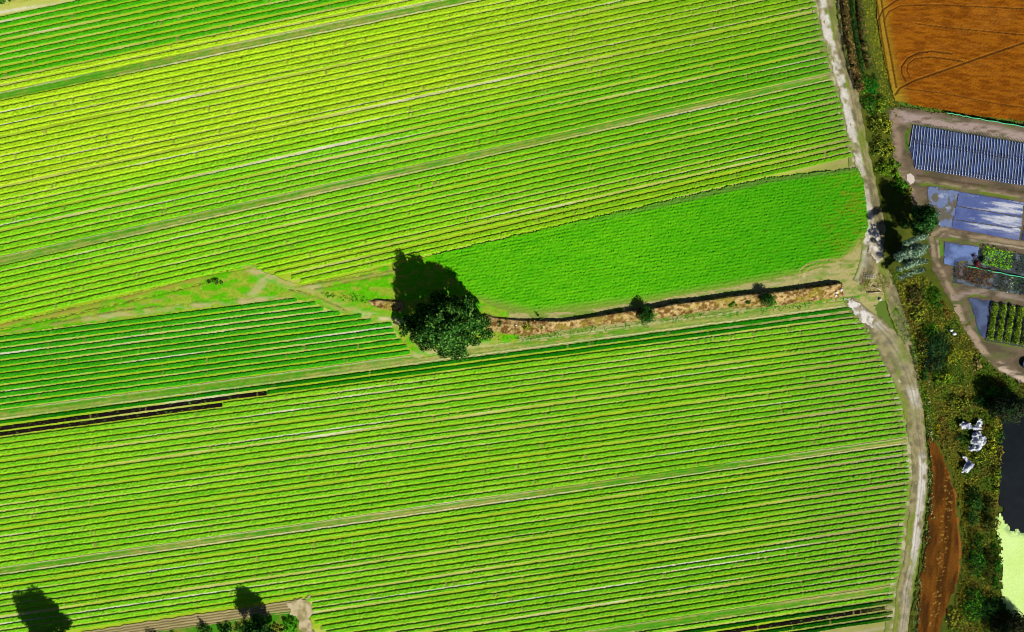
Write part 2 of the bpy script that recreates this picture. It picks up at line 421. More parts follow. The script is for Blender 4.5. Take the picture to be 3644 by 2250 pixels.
# lower block C
Cl = np.column_stack([np.r_[1495, 1516, 1537, 1557.5 + 22.06 * np.arange(21), 2020.8], 1130 + 20.77 * np.arange(25)])
Cl[24, 1] = 1628
SOILD = K(24, 20, 19), K(40, 30, 28)
for i in range(24):
    xr = xright(Cl[i]); pa = 'the pale path by the big tree'; pb = 'the long lower grass path'
    if i < 2:
        x0 = XL if i == 0 else 950
        o = crop_bed(x0, xr, Cl[i], Cl[i + 1], HB * .95, K(38, 140, 12, Q), K(18, 104, 6, Q), seed=i + 101, gap=6.5, rough=.7)
        tag(o, 'very dark green crop bed, ' + ('along ' + pa if i == 0 else 'starting where the black soil bed ends'), 'crop bed', 'crop beds of the lower field')
    else:
        x0 = 792 if i == 2 else XL
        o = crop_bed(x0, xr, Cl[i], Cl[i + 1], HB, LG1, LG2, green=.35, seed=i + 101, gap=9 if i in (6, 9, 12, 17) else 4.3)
        tag(o, ('light green crop bed starting just past the end of the shorter black soil bed' if i == 2 else 'light green crop bed, ') + ('' if i == 2 else where(i, 24, pa, pb)), 'crop bed', 'crop beds of the lower field')
for i, xe, lab in ((1, 950, 'long bare bed of black soil with specks of seedlings, upper of two'), (2, 792, 'shorter bare bed of black soil, lower of two')):
    o = crop_bed(XL, xe, Cl[i], Cl[i + 1], .16, SOILD[0], SOILD[1], seed=i + 140, gap=4.5, rough=.5, name='soil_bed', sparse=1.0)
    tag(o, lab, 'soil bed', 'bare black soil beds')
# lower block D
Dl = lines(2047, 2047 + 21.9 * 24, 1652, 1652 + 20.65 * 24, 25)
DST = {11: 1085, 12: 1112, 13: 1106, 14: 1104, 15: 1119, 16: 1140, 17: 1160}
for i in range(24):
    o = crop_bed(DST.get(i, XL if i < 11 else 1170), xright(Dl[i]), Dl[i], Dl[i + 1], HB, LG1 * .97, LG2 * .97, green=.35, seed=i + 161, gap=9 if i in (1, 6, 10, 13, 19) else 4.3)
    if o is not None:
        tag(o, 'light green crop bed, ' + where(i, 24, 'the long lower grass path', 'the bottom right grass path'), 'crop bed', 'crop beds along the bottom')
# corner block E
El = lines(2588, 2588 + 22 * 5, 2178, 2178 + 20.5 * 5, 6)
for i in range(5):
    if i == 2:
        o = crop_bed(1500, xright(El[i]) - 30, El[i], El[i + 1], .16, *SOILD, seed=i + 191, gap=5, rough=.5, name='soil_bed', sparse=1.0)
        tag(o, 'bare bed of black soil in the bottom right corner of the crops', 'soil bed', 'bare black soil beds'); continue
    ca, cb = (LG1, LG2) if i == 0 else (K(30, 108, 8, Q), K(14, 76, 4, Q))
    o = crop_bed(1500, xright(El[i]), El[i], El[i + 1], HB, ca, cb, seed=i + 191, gap=6.5)
    if o is not None:
        tag(o, ('light green' if i == 0 else 'very dark green') + ' crop bed, ' + ORD[i] + ' below the bottom right grass path', 'crop bed', 'crop beds in the bottom right corner')

# ------------------------------------------------------------------ grass paths between the blocks
def strip_path(name, tl, bl, x0, x1, bare, z=.035, seed=0, edge_pale=1.0):
    n = 60; xs = np.linspace(x0, x1, n)
    yt = tl[0] + (tl[1] - tl[0]) * xs / 2733 + 1; yb = bl[0] + (bl[1] - bl[0]) * xs / 2733 - 4
    def col(u, s, x, y):
        u = 1 - u if False else u
        f1 = fbm(s * .5, u * 3 + seed, 61, 3); f2 = fbm(s * .035, u * 1.5 + seed, 62, 3); f3 = fbm(s * .02, u * 0 + seed, 63, 2)
        c = mixc(K(84, 160, 30), K(140, 160, 55), sst(.35, .7, f1 * .6 + f2 * .4))
        b = sst(.42, .62, f2 + .25 * (u - .5)) * np.interp(x, [b_[0] for b_ in bare], [b_[1] for b_ in bare])
        c = mixc(c, K(180, 176, 104), b * (.25 + .5 * f1))
        e = np.exp(-((u - .06) / .07) ** 2) * edge_pale * sst(.3, .55, f3) + np.exp(-((u - .93) / .07) ** 2) * edge_pale * sst(.3, .5, fbm(s * .02, u * 0 + seed + 9, 64, 2))
        c = mixc(c, K(222, 212, 165), np.clip(e, 0, 1) * .9)
        rut = np.exp(-((u - .3 - .03 * (f1 - .5)) / .05) ** 2) + .8 * np.exp(-((u - .72) / .05) ** 2)
        c = mixc(c, K(86, 104, 40), np.clip(rut, 0, 1) * .35)
        return c * (.75 + .5 * fbm(s * 2.2, u * 9, 65, 2))[:, None]
    def zf(u, s):
        return -.05 * (np.exp(-((u - .3) / .07) ** 2) + np.exp(-((u - .72) / .07) ** 2)) + .07 * fbm(s * 1.2, u * 6 + seed, 66, 2) * sst(0, .1, u) * sst(1, .9, u)
    return ribbon(name, np.column_stack([xs, (yt + yb) / 2]), list(yb - yt), 13, .35, z + .05, col, zf, M_grass, .3)
strip_path('grass_path', (329, -245), (360, -207), -80, 1950, [(0, .1), (900, .25), (1500, .45), (1800, .3)], seed=1)
strip_path('grass_path', (912, 311), (947, 338), -80, 2975, [(0, .5), (700, .6), (950, 1.2), (1450, 1), (1500, .2), (2100, .3), (2300, 1), (2900, .8)], seed=4, edge_pale=.7)
strip_path('grass_path', (1460, 1092), (1497, 1132), -80, 3060, [(0, .6), (800, .5), (1300, 1), (1800, .9), (2400, .8), (3000, 1)], seed=7, edge_pale=.8)
strip_path('grass_path', (2018, 1626), (2049, 1654), -80, 3245, [(0, .4), (1000, .7), (1800, 1), (2400, .6), (3200, 1.2)], seed=11)
strip_path('grass_path', (2556, 2148), (2590, 2179), 1900, 3195, [(1900, .8), (2500, 1), (3200, 1.2)], seed=15, edge_pale=.5)

# ------------------------------------------------------------------ rutted grass wedge and the smooth green field
def painted(base, paints):
    def f(x, y):
        c = base(x, y)
        for ln, w, colr, a in paints:
            d = dist(x + 6 * (fbm(x * .03, y * .03, 71, 2) - .5), y + 6 * (fbm(x * .03, y * .03, 72, 2) - .5), ln)
            t = sst(w * 1.25, w * .2, d) * a * sst(.22, .68, fbm(x * .03, y * .09, 73, 4)) * 1.05; c = mixc(c, colr, np.clip(t, 0, 1))
        return c
    return f
def grooves(paints, depth, base=None):
    def f(x, y):
        z = base(x, y) if base is not None else np.zeros_like(x)
        for ln, w, colr, a in paints: z = z - depth * sst(w * 1.2, w * .3, dist(x, y, ln)) * min(1, a)
        return z
    return f
BEIGE = K(196, 182, 128); RUT = K(92, 96, 40); TAN = K(160, 160, 80)
wpaint = [
    ([(0, 1160), (250, 1105), (450, 1058), (620, 1015), (740, 985)], 13, K(168, 158, 66), .9),
    ([(0, 1175), (300, 1110), (520, 1060), (735, 1005)], 4, RUT, 1.1),
    ([(0, 1152), (280, 1092), (500, 1040), (700, 985), (900, 950)], 4, RUT, 1.0),
    ([(0, 1190), (250, 1145), (450, 1098), (640, 1050)], 5, TAN, .9),
    ([(180, 1150), (420, 1105), (700, 1075), (900, 1060)], 3, RUT, .8),
    ([(300, 1135), (600, 1100), (900, 1068), (1040, 1062)], 12, BEIGE, .8),
    ([(880, 950), (960, 985), (1040, 1010), (1130, 1030)], 22, BEIGE, .9),
    ([(1000, 1000), (1100, 1045), (1200, 1090), (1300, 1122), (1420, 1150), (1520, 1240)], 22, K(176, 176, 92), .9),
    ([(940, 1000), (900, 1050), (860, 1075)], 20, BEIGE, .7),
    ([(1030, 1030), (1130, 1055), (1230, 1105)], 4, RUT, .9),
    ([(1050, 1020), (1200, 995), (1400, 962)], 4, RUT, .9),
    ([(1120, 1030), (1250, 1000), (1400, 975)], 4, RUT, .8),
    ([(1150, 1012), (1300, 985), (1420, 962)], 9, TAN, .7),
    ([(1270, 1115), (1400, 1140), (1480, 1150)], 14, K(222, 210, 165), .7),
    ([(1380, 1245), (1480, 1265), (1640, 1235), (1800, 1225)], 16, K(200, 190, 130), .8),
]
def wedge_base(x, y):
    f = fbm(x * .03, y * .07, 81, 4)
    return mixc(K(92, 184, 12), K(150, 176, 50), sst(.36, .66, f)) * (.7 + .6 * fbm(x * .25, y * .3, 82, 2))[:, None]
patch('grass', [(-80, 1168), (0, 1150), (428, 1056), (643, 1000), (807, 964), (905, 940), (930, 965), (1070, 1018), (1440, 935), (1560, 905), (1700, 1000), (1800, 1100), (1850, 1215),
                (1700, 1240), (1480, 1275), (1460, 1245), (1390, 1160), (1270, 1130), (1200, 1112), (1120, 1080), (1050, 1064), (700, 1100), (300, 1155), (-80, 1203)],
      .3, .06, painted(wedge_base, wpaint), grooves(wpaint[1:3] + wpaint[4:5] + wpaint[9:12], .12, lambda x, y: .12 * fbm(x * .12, y * .2, 83, 3)), M_grass, edge=2)
FIELD = [(1540, 908), (2733, 634), (3050, 598), (3070, 640), (3083, 740), (3088, 800), (3075, 850), (3040, 895), (2980, 930), (2860, 972), (2600, 1022), (2300, 1072), (2050, 1108), (1900, 1118), (1780, 1102), (1700, 1062), (1600, 980)]
def field_col(x, y):
    v = y + .16 * x
    t = fbm(x * .02, v * .06, 95, 3) * .5 + .5 * rng.uniform(0, 1, x.shape)
    c = mixc(K(108, 192, 20, 1.2), K(48, 154, 10, 1.2), t); c = mixc(c, K(50, 144, 14, 1.15), .6 * sst(2100, 3000, x))
    w = sst(2850, 3060, x) * fbm(x * .02, y * .02, 96, 2); w = w * sst(.35, .7, fbm(x * .05, v * .2, 98, 3)); c = mixc(c, K(130, 140, 30), np.clip(w * 1.1, 0, .6))
    d = dist(x, y, [(1700, 1085), (1900, 1130), (2300, 1085), (2600, 1035), (2860, 985), (3000, 940), (3085, 860)])
    c = mixc(c, K(134, 158, 60), sst(48, 10, d) * .85)
    d2 = dist(x, y, [(1540, 915), (2733, 642), (3050, 600)]); c = mixc(c, K(96, 140, 50), sst(16, 3, d2) * sst(1900, 2500, x) * .9)
    for ln in LOOPS: c = mixc(c, K(176, 166, 96), sst(5, 2, dist(x, y, ln)) * .8)
    return c
def arc(cx, cy, rx, ry, a0, a1, n=14):
    a = np.radians(np.linspace(a0, a1, n)); return [(cx + rx * math.cos(t), cy + ry * math.sin(t)) for t in a]
LOOPS = [arc(2960, 975, 115, 50, 180, 285) + [(3040, 930)], arc(2950, 980, 90, 38, 170, 290), arc(2930, 985, 60, 26, 160, 300) + [(3030, 945)],
         [(2850, 985), (2850, 1010)], [(2868, 980), (2870, 1012)], [(2880, 975), (2960, 945), (3040, 890), (3060, 850)]]
def field_z(x, y):
    v = y + .155 * x
    z = .16 * fbm(x * .05, v * .19, 97, 3) + .05 * np.sin(v * .55) + rng.normal(0, .075, x.shape) + .1 * fbm(x * .12, v * .35, 99, 2)
    d = dist(x, y, [(1700, 1085), (1900, 1130), (2300, 1085), (2600, 1035), (2860, 985), (3000, 940), (3085, 860)])
    k = sst(5, 40, d)
    for ln in LOOPS: z = z - .08 * sst(6, 2, dist(x, y, ln))
    for q in (0, 12):
        z = z - .12 * sst(3, 1, np.abs(y - (908 + q + 14 - (x - 1540) * .2296))) * sst(2750, 2300, x)
    return .1 + z * (.25 + .75 * k)
o = patch('cereal_crop', FIELD, .24, .08, field_col, field_z, M_crop, edge=2, kind='stuff')
tag(o, 'smooth bright green field of short crop between the striped beds and the dry bank', 'crop')
verge_paint = [(LOOPS[0], 4, K(150, 140, 80), .8), (LOOPS[1], 4, K(205, 192, 140), .8), ([(2850, 985), (2852, 1020)], 3, RUT, .8), ([(2870, 985), (2872, 1020)], 3, RUT, .8), ([(2640, 1030), (2860, 992), (3010, 960)], 6, K(185, 178, 130), .6)]
def verge_col(x, y):
    f = fbm(x * .03, y * .08, 101, 4); c = mixc(K(122, 150, 58), K(176, 168, 110), sst(.35, .65, f + .15 * sst(2600, 3050, x)))
    return c * (.75 + .5 * fbm(x * .3, y * .3, 102, 2))[:, None]
patch('grass', [(1690, 1060), (1880, 1105), (2300, 1070), (2600, 1015), (2860, 968), (2990, 925), (3075, 850), (3130, 900), (3160, 1060), (3060, 1110), (2740, 1150), (1850, 1262), (1500, 1300), (1400, 1290), (1500, 1262), (1700, 1240)],
      .28, .05, painted(verge_col, verge_paint), lambda x, y: .08 * fbm(x * .12, y * .2, 103, 3), M_grass, edge=3)

# ------------------------------------------------------------------ dry bank below the green field
BN = [(1722, 1116), (1765, 1127), (1850, 1136), (1925, 1137), (2000, 1139), (2100, 1125), (2200, 1108), (2250, 1102), (2325, 1092), (2400, 1077), (2500, 1066), (2600, 1050), (2686, 1040), (2763, 1035), (2857, 1022), (2930, 1012), (2990, 1003)]
BS = [(1730, 1182), (1800, 1190), (1875, 1197), (1940, 1188), (2000, 1176), (2125, 1160), (2275, 1143), (2400, 1126), (2471, 1114), (2600, 1098), (2729, 1093), (2814, 1080), (2900, 1072), (3000, 1058)]
def bank_h(x, y):
    dn = dist(x, y, BN); ds = dist(x, y, BS)
    hh = np.interp(x, [1740, 1900, 1980, 2300, 2850, 2960, 3010], [.5, .8, 1.2, 1.5, 1.3, 1.5, .4])
    return hh * sst(0, 7, dn) * sst(0, 42, ds)
def bank_col(x, y):
    f = fbm(x * .09, y * .14, 111, 4); g = rng.uniform(0, 1, x.shape)
    c = mixc(K(190, 164, 108), K(112, 82, 40), sst(.36, .62, f)); c = mixc(c, K(150, 140, 50), sst(.55, .75, fbm(x * .02, y * .03, 112, 3)) * .7)
    return c * (.5 + .8 * g)[:, None]
patch('earth_bank', BN + BS[::-1], .22, .05, bank_col, lambda x, y: bank_h(x, y) + .12 * rng.uniform(0, 1, x.shape), M_soil, edge=2.5)
def drypal(x, y):
    f = fbm(x * .03, y * .05, 113, 3); g = rng.uniform(0, 1, x.shape)
    c = mixc(K(214, 190, 130), K(132, 96, 46), g); c = mixc(c, K(150, 150, 46), sst(.5, .7, f) * .8); return c
o = cover('dry_grass', BN + BS[::-1], 7, .5, lambda x, y: bank_h(x, y) * 1.0 + .35 * fbm(x * .1, y * .1, 114, 2), drypal, asp=.35); tag(o, 'straw-coloured dry grass growing along the raised bank', 'dry grass', kind='stuff')
GS = [(1740, 1182), (1880, 1200), (2010, 1178), (2280, 1147), (2480, 1117), (2740, 1096), (2900, 1076)]
o = cover('green_grass', GS + [(a, b + 17) for a, b in GS[::-1]], 7, .45, lambda x, y: .35 * fbm(x * .08, y * .08, 115, 2), lambda x, y: mixc(K(80, 170, 30), K(50, 130, 20), rng.uniform(0, 1, x.shape)))
tag(o, 'lush green grass fringe at the foot of the dry bank', 'grass', kind='stuff')
OAKP = [K(62, 118, 40), K(40, 86, 28), K(104, 148, 60), K(26, 60, 22)]
GP = [K(74, 150, 30), K(48, 112, 26), K(112, 176, 40)]
DP = [K(42, 84, 34), K(28, 60, 24), K(66, 108, 40)]
YP = [K(170, 178, 40), K(116, 140, 30), K(76, 92, 26), K(192, 196, 66)]
# the big tree
w = lumpy(11.6, 8.8, 2.4, 17.0, 62, 1.65, 5)
w += [(-11.2, 0.6, 4.2, 2.4, 2.4, 1.4), (-12.6, -1.6, 3.4, 1.5, 1.8, 1.2), (-9.2, -3.6, 3.6, 2.0, 1.8, 1.3), (-3.0, 7.6, 6.5, 2.0, 2.2, 1.6), (5.5, 6.4, 7.5, 2.0, 2.0, 1.6), (10.8, -2.6, 6, 2.2, 1.8, 1.4), (-1.5, 2.0, 17.2, 1.5, 1.2, 1.2), (2.5, -.5, 17.0, 1.2, 1.5, 1.2), (-9.0, 1.0, 4.5, 2.6, 2.4, 1.6), (-6.5, -5.0, 4.0, 2.4, 2.0, 1.6), (9.8, 1.0, 5.5, 2.4, 2.2, 1.8), (3.0, -8.2, 4.5, 3.0, 2.0, 1.6), (-1, -7.6, 4.0, 2.2, 1.8, 1.5)]
make_tree('broadleaf_tree', 1600, 1156, w, 24000, .74, OAKP, 'broad dark green tree standing alone at the left end of the dry bank', 'tree', trunk_r=.6)
make_tree('small_tree', 2294, 1120, lumpy(2.4, 2.2, .8, 4.6, 9, 1.1, 3), 1500, .5, DP + GP[:1], 'small dark green tree midway along the dry bank', 'tree', trunk_r=.12)
make_tree('small_tree', 2722, 1066, lumpy(1.9, 1.7, .7, 4.2, 8, .9, 4), 1100, .45, DP + GP[:2], 'small dark tree near the right end of the dry bank', 'tree', trunk_r=.1)
make_tree('sapling', 1922, 1135, [(0, 0, 1.9, .35, .35, .6), (.1, .1, 1.3, .4, .4, .4)], 70, .3, DP, 'thin sapling on the left part of the dry bank', 'tree', trunk_r=.06)
make_bush('shrub', 1875, 1160, 1.9, 1.5, 1.5, 620, .42, YP, 'yellowish scrubby shrub on the dry bank just right of the big tree', seed=6)
make_bush('shrub', 1925, 1157, 1.1, 1.0, 1.2, 260, .4, DP + YP, 'darker scrubby shrub beside the thin sapling on the dry bank', seed=16)
make_bush('shrub', 1778, 1150, .9, .9, .9, 160, .4, DP, 'small dark shrub on the bank nearest the big tree', seed=7)
make_bush('shrub', 2600, 1078, 2.2, 1.5, 1.2, 520, .42, GP + DP, 'low green shrub on the dry bank left of the second small tree', seed=8)
make_bush('shrub', 2660, 1066, 1.3, 1.4, 1.3, 320, .42, DP, 'low dark shrub touching the second small tree on the bank', seed=9)
make_bush('shrub', 2745, 1072, 1.8, 1.4, 1.0, 420, .42, GP + YP, 'low bright green shrub right of the second small tree', seed=10)
make_bush('shrub', 2330, 1116, 1.2, 1.0, .9, 240, .42, GP, 'low bright green shrub right of the first small bank tree', seed=11)
make_bush('shrub', 2925, 1028, 3.6, 1.3, 1.5, 900, .42, YP + [K(170, 140, 70)], 'long yellowish shrub at the right end of the dry bank', seed=12)
# earth patch left of the big tree
patch('earth_bank', [(1310, 1070), (1340, 1062), (1420, 1068), (1440, 1090), (1430, 1112), (1380, 1104), (1320, 1085)], .22, .08, bank_col, lambda x, y: .7 * sst(0, 10, dist(x, y, [(1310, 1070), (1340, 1062), (1420, 1068)])) * sst(0, 30, dist(x, y, [(1320, 1088), (1380, 1106), (1430, 1114)])) + .1 * rng.uniform(0, 1, x.shape), M_soil, edge=2)
o = cover('green_grass', [(1130, 1040), (1250, 1042), (1310, 1062), (1330, 1085), (1240, 1075), (1160, 1058)], 6, .5, lambda x, y: .5 * fbm(x * .08, y * .08, 116, 2), lambda x, y: mixc(K(70, 160, 24), K(36, 110, 20), rng.uniform(0, 1, x.shape)))
tag(o, 'tall green weeds along the rutted path left of the big tree', 'weeds', kind='stuff')
o = make_bush('weed_mound', 768, 1004, 2.6, 1.0, .9, 420, .45, DP + GP + [K(150, 120, 70)], 'small overgrown mound in the rutted grass wedge at left', 'mound', seed=21)
V, F = box((*W((736, 1005)), .4), (.12, .12, 1.1), .3, (.1, .2)); mesh_obj('stake', V, F, M_wood, np.tile(K(70, 60, 40), (8, 1)))
tag(bpy.data.objects['stake'], 'short wooden stake beside the overgrown mound', 'stake')

# ------------------------------------------------------------------ farm tracks
def track_col(white, seed):
    def f(u, s, x, y):
        f1 = fbm(s * .6, u * 5 + seed, 121, 3); f2 = fbm(s * .12, u * 2 + seed, 122, 3)
        c = mixc(K(158, 148, 108), K(122, 116, 84), sst(.35, .7, f1)); c = mixc(c, K(120, 140, 40), sst(.5, .7, f2) * .8)
        lo, hi = white[0], white[1]
        m = sst(lo - .06, lo + .06, u + .1 * (f1 - .5)) * sst(hi + .08, hi - .06, u + .14 * (f1 - .5)) * np.interp(y, white[2], white[3])
        m = m * sst(.28, .5, fbm(s * .45, u * 2.6 + seed, 123, 3)); c = mixc(c, mixc(K(224, 220, 210), K(196, 190, 176), f1), np.clip(m, 0, 1))
        for q in (.62, .8): c = mixc(c, K(98, 92, 62), np.exp(-((u - q - .04 * (f2 - .5)) / .025) ** 2) * .5)
        return c * (.85 + .3 * fbm(s * 2.5, u * 12, 124, 2))[:, None]
    return f
def track_z(u, s): return .1 * fbm(s * .9, u * 9, 125, 2) - .05 * np.exp(-((u - .62) / .06) ** 2) - .05 * np.exp(-((u - .25) / .1) ** 2)
TR1 = [(2928, -60), (2938, 0), (2968, 150), (3012, 300), (3042, 450), (3066, 560), (3098, 700), (3108, 800), (3104, 880), (3090, 940), (3060, 1010)]
ribbon('farm_track', TR1[::-1], [50, 70, 84, 54, 54, 58, 62, 68, 70, 68, 64, 62], 19, .3, .12,
       lambda u, s, x, y: track_col((.04, .46, [0, 260, 300, 330, 560, 600, 700, 780, 860, 930], [1, 1, .9, 1, .9, .6, .5, .9, 1, .3]), 3)(u, s, x, y), track_z, M_soil, .5)
patch('gravel_patch', [(3085, 845), (3112, 790), (3135, 850), (3140, 915), (3118, 930), (3095, 890)], .25, .27, lambda x, y: mixc(K(224, 218, 206), K(170, 160, 135), sst(.4, .7, fbm(x * .07, y * .07, 131, 4))), lambda x, y: .05 * fbm(x * .1, y * .1, 132, 2), M_soil, edge=7)
TR2 = [(3020, 1066), (3052, 1105), (3110, 1165), (3170, 1240), (3212, 1330), (3244, 1430), (3258, 1530), (3270, 1620), (3272, 1710), (3258, 1850), (3240, 2000), (3218, 2100), (3208, 2200), (3196, 2300)]
ribbon('farm_track', TR2[::-1], [52, 52, 58, 50, 54, 54, 54, 56, 64, 76, 92, 96, 70, 40], 19, .3, .13,
       track_col((.42, .86, [1060, 1120, 1160, 1180, 1370, 1390, 1430, 1460, 1600, 1640, 1950, 2010, 2250], [1, 1, .6, .1, .1, .7, .7, .05, .05, 1, 1, .4, .25]), 8), track_z, M_soil, .5)
patch('gravel_patch', [(3008, 1064), (3040, 1062), (3062, 1092), (3100, 1130), (3112, 1160), (3080, 1152), (3040, 1118), (3014, 1092)], .25, .28, lambda x, y: mixc(K(226, 222, 214), K(160, 150, 130), sst(.4, .7, fbm(x * .07, y * .07, 133, 4))), lambda x, y: .05 * fbm(x * .1, y * .1, 132, 2), M_soil, edge=7)
ribbon('farm_track', [(3118, 900), (3140, 960), (3165, 1030), (3186, 1100), (3212, 1170), (3238, 1260), (3256, 1350)][::-1], [30, 40, 46, 50, 50, 40, 26], 13, .3, .1, track_col((.9, 1, [0, 2000], [0, 0]), 21), track_z, M_soil, .5)
o = cover('green_grass', [(3166, 1130), (3186, 1070), (3204, 1090), (3222, 1150), (3234, 1215), (3216, 1235), (3196, 1190)], 8, .4, lambda x, y: .3 + .3 * fbm(x * .08, y * .08, 158, 2), lambda x, y: mixc(K(110, 170, 30), K(80, 120, 30), rng.uniform(0, 1, x.shape)))
tag(o, 'bright green grass tongue between the two arms of the track junction', 'grass', kind='stuff')
# muddy margin where the beds end
mg = [(np.interp(y, XR_Y, XR_X) + 4, y) for y in range(1120, 2300, 60)]
def mud_col(u, s, x, y):
    f = fbm(s * .8, u * 2, 141, 3); c = mixc(K(140, 138, 82), K(190, 184, 148), sst(.4, .7, f)); return mixc(c, K(112, 140, 50), sst(.5, .75, fbm(s * .3, u * 3, 142, 3)) * .7)
ribbon('mud_margin', mg[::-1], [60, 50, 50, 60, 70], 11, .3, .07, mud_col, lambda u, s: .08 * fbm(s * 1.1, u * 4, 143, 2), M_soil, .8)
mg2 = [(np.interp(y, XR_Y, XR_X) - 2, y) for y in range(-60, 660, 60)]
ribbon('mud_margin', mg2[::-1], [40, 36, 36, 40], 9, .3, .07, mud_col, lambda u, s: .08 * fbm(s * 1.1, u * 4, 144, 2), M_soil, .8)
# bottom left track
patch('grass', [(200, 2290), (640, 2236), (980, 2178), (1050, 2170), (1080, 2200), (1080, 2400), (150, 2400)], .3, .06, lambda x, y: mixc(K(70, 140, 26), K(130, 140, 50), sst(.4, .7, fbm(x * .03, y * .03, 151, 4))), lambda x, y: .15 * fbm(x * .1, y * .1, 152, 3), M_grass)
def btrack_col(u, s, x, y):
    f = fbm(s * .5, u * 4, 153, 3); c = mixc(K(180, 164, 118), K(150, 140, 92), f)
    for q in (.12, .36, .6, .82): c = mixc(c, K(92, 78, 46), np.exp(-((u - q - .03 * (fbm(s * .1, u * 0 + q * 9, 154, 2) - .5)) / .035) ** 2) * .8)
    return c
def btrack_z(u, s):
    z = .06 * fbm(s, u * 8, 155, 2)
    for q in (.12, .36, .6, .82): z = z - .1 * np.exp(-((u - q) / .05) ** 2)
    return z
ribbon('farm_track', [(180, 2288), (400, 2252), (600, 2222), (857, 2186), (1000, 2164), (1080, 2156)][::-1], [44, 40, 42, 40, 40, 40], 25, .3, .15, btrack_col, btrack_z, M_soil, .4)
patch('gravel_patch', [(1020, 2150), (1060, 2130), (1110, 2125), (1112, 2160), (1105, 2200), (1120, 2260), (1125, 2330), (1070, 2330), (1075, 2250), (1062, 2205), (1040, 2180)], .25, .2, lambda x, y: mixc(K(204, 188, 150), K(150, 140, 92), sst(.35, .7, fbm(x * .06, y * .05, 156, 4))), lambda x, y: .1 * fbm(x * .12, y * .08, 157, 3), M_soil, edge=7)

# trees and shrubs along the bottom edge, left
make_tree('broadleaf_tree', 222, 2298, lumpy(6.4, 5.2, 1.5, 15.0, 26, 2.0, 31), 13000, .7, OAKP, 'tall tree just below the frame whose shadow falls at the bottom left', 'tree', trunk_r=.4)
make_tree('broadleaf_tree', 944, 2228, lumpy(4.0, 3.4, 1.6, 10.8, 15, 1.5, 33), 4600, .6, DP, 'dark tree on the hedge line beside the bottom left track', 'tree', trunk_r=.25)
for i, (bx, by, rx, ry, h, pal, lab) in enumerate([
    (1038, 2222, 3.0, 2.6, 1.5, [K(80, 170, 26), K(50, 130, 20), K(110, 190, 40)], 'bright green shrub inside the bend of the bottom left track'),
    (985, 2240, 2.4, 2.2, 1.0, [K(140, 150, 46), K(90, 110, 36), K(160, 166, 60)], 'yellowish shrub between the dark tree and the bright green one'),
    (880, 2232, 3.2, 2.0, 2.2, DP, 'dark shrub directly left of the dark tree at the bottom'),
    (810, 2240, 3.2, 1.8, 2.0, DP, 'dark hedge shrub between the track post and the dark tree'),
    (735, 2238, 2.2, 1.8, 2.0, DP, 'dark shrub around the thin bare sapling at the bottom'),
    (620, 2268, 3.0, 1.6, 1.4, GP, 'green shrub below the bottom left track, cut by the frame edge'),
    (545, 2262, 2.0, 1.6, 2.0, DP, 'dark round shrub under the bottom left track'),
    (348, 2284, 1.4, 1.4, 2.2, DP, 'dark shrub at the frame edge nearest the bottom left tree shadow')]):
    make_bush('shrub', bx, by, rx, ry, h, int(90 * rx * ry), .45, pal, lab, seed=40 + i)
make_tree('sapling', 728, 2226, [(0, 0, 2.2, .3, .3, .7), (0, 0, 1.4, .5, .5, .5)], 80, .3, DP, 'thin sapling among the dark shrubs under the bottom left track', 'tree', trunk_r=.07)
# dry verge in the top left corner
o = cover('dry_grass', [(-80, -60), (330, -60), (140, -2), (0, 24), (-80, 42)], 8, .4, lambda x, y: .35 * fbm(x * .08, y * .08, 161, 2), lambda x, y: mixc(K(190, 170, 50), K(120, 140, 36), fbm(x * .03, y * .03, 162, 3)))
tag(o, 'yellow dry grass verge in the top left corner', 'dry grass', kind='stuff')
make_bush('shrub', 18, -2, 3.4, 1.0, 1.4, 420, .4, GP + DP, 'green shrub at the very top left corner', seed=60)

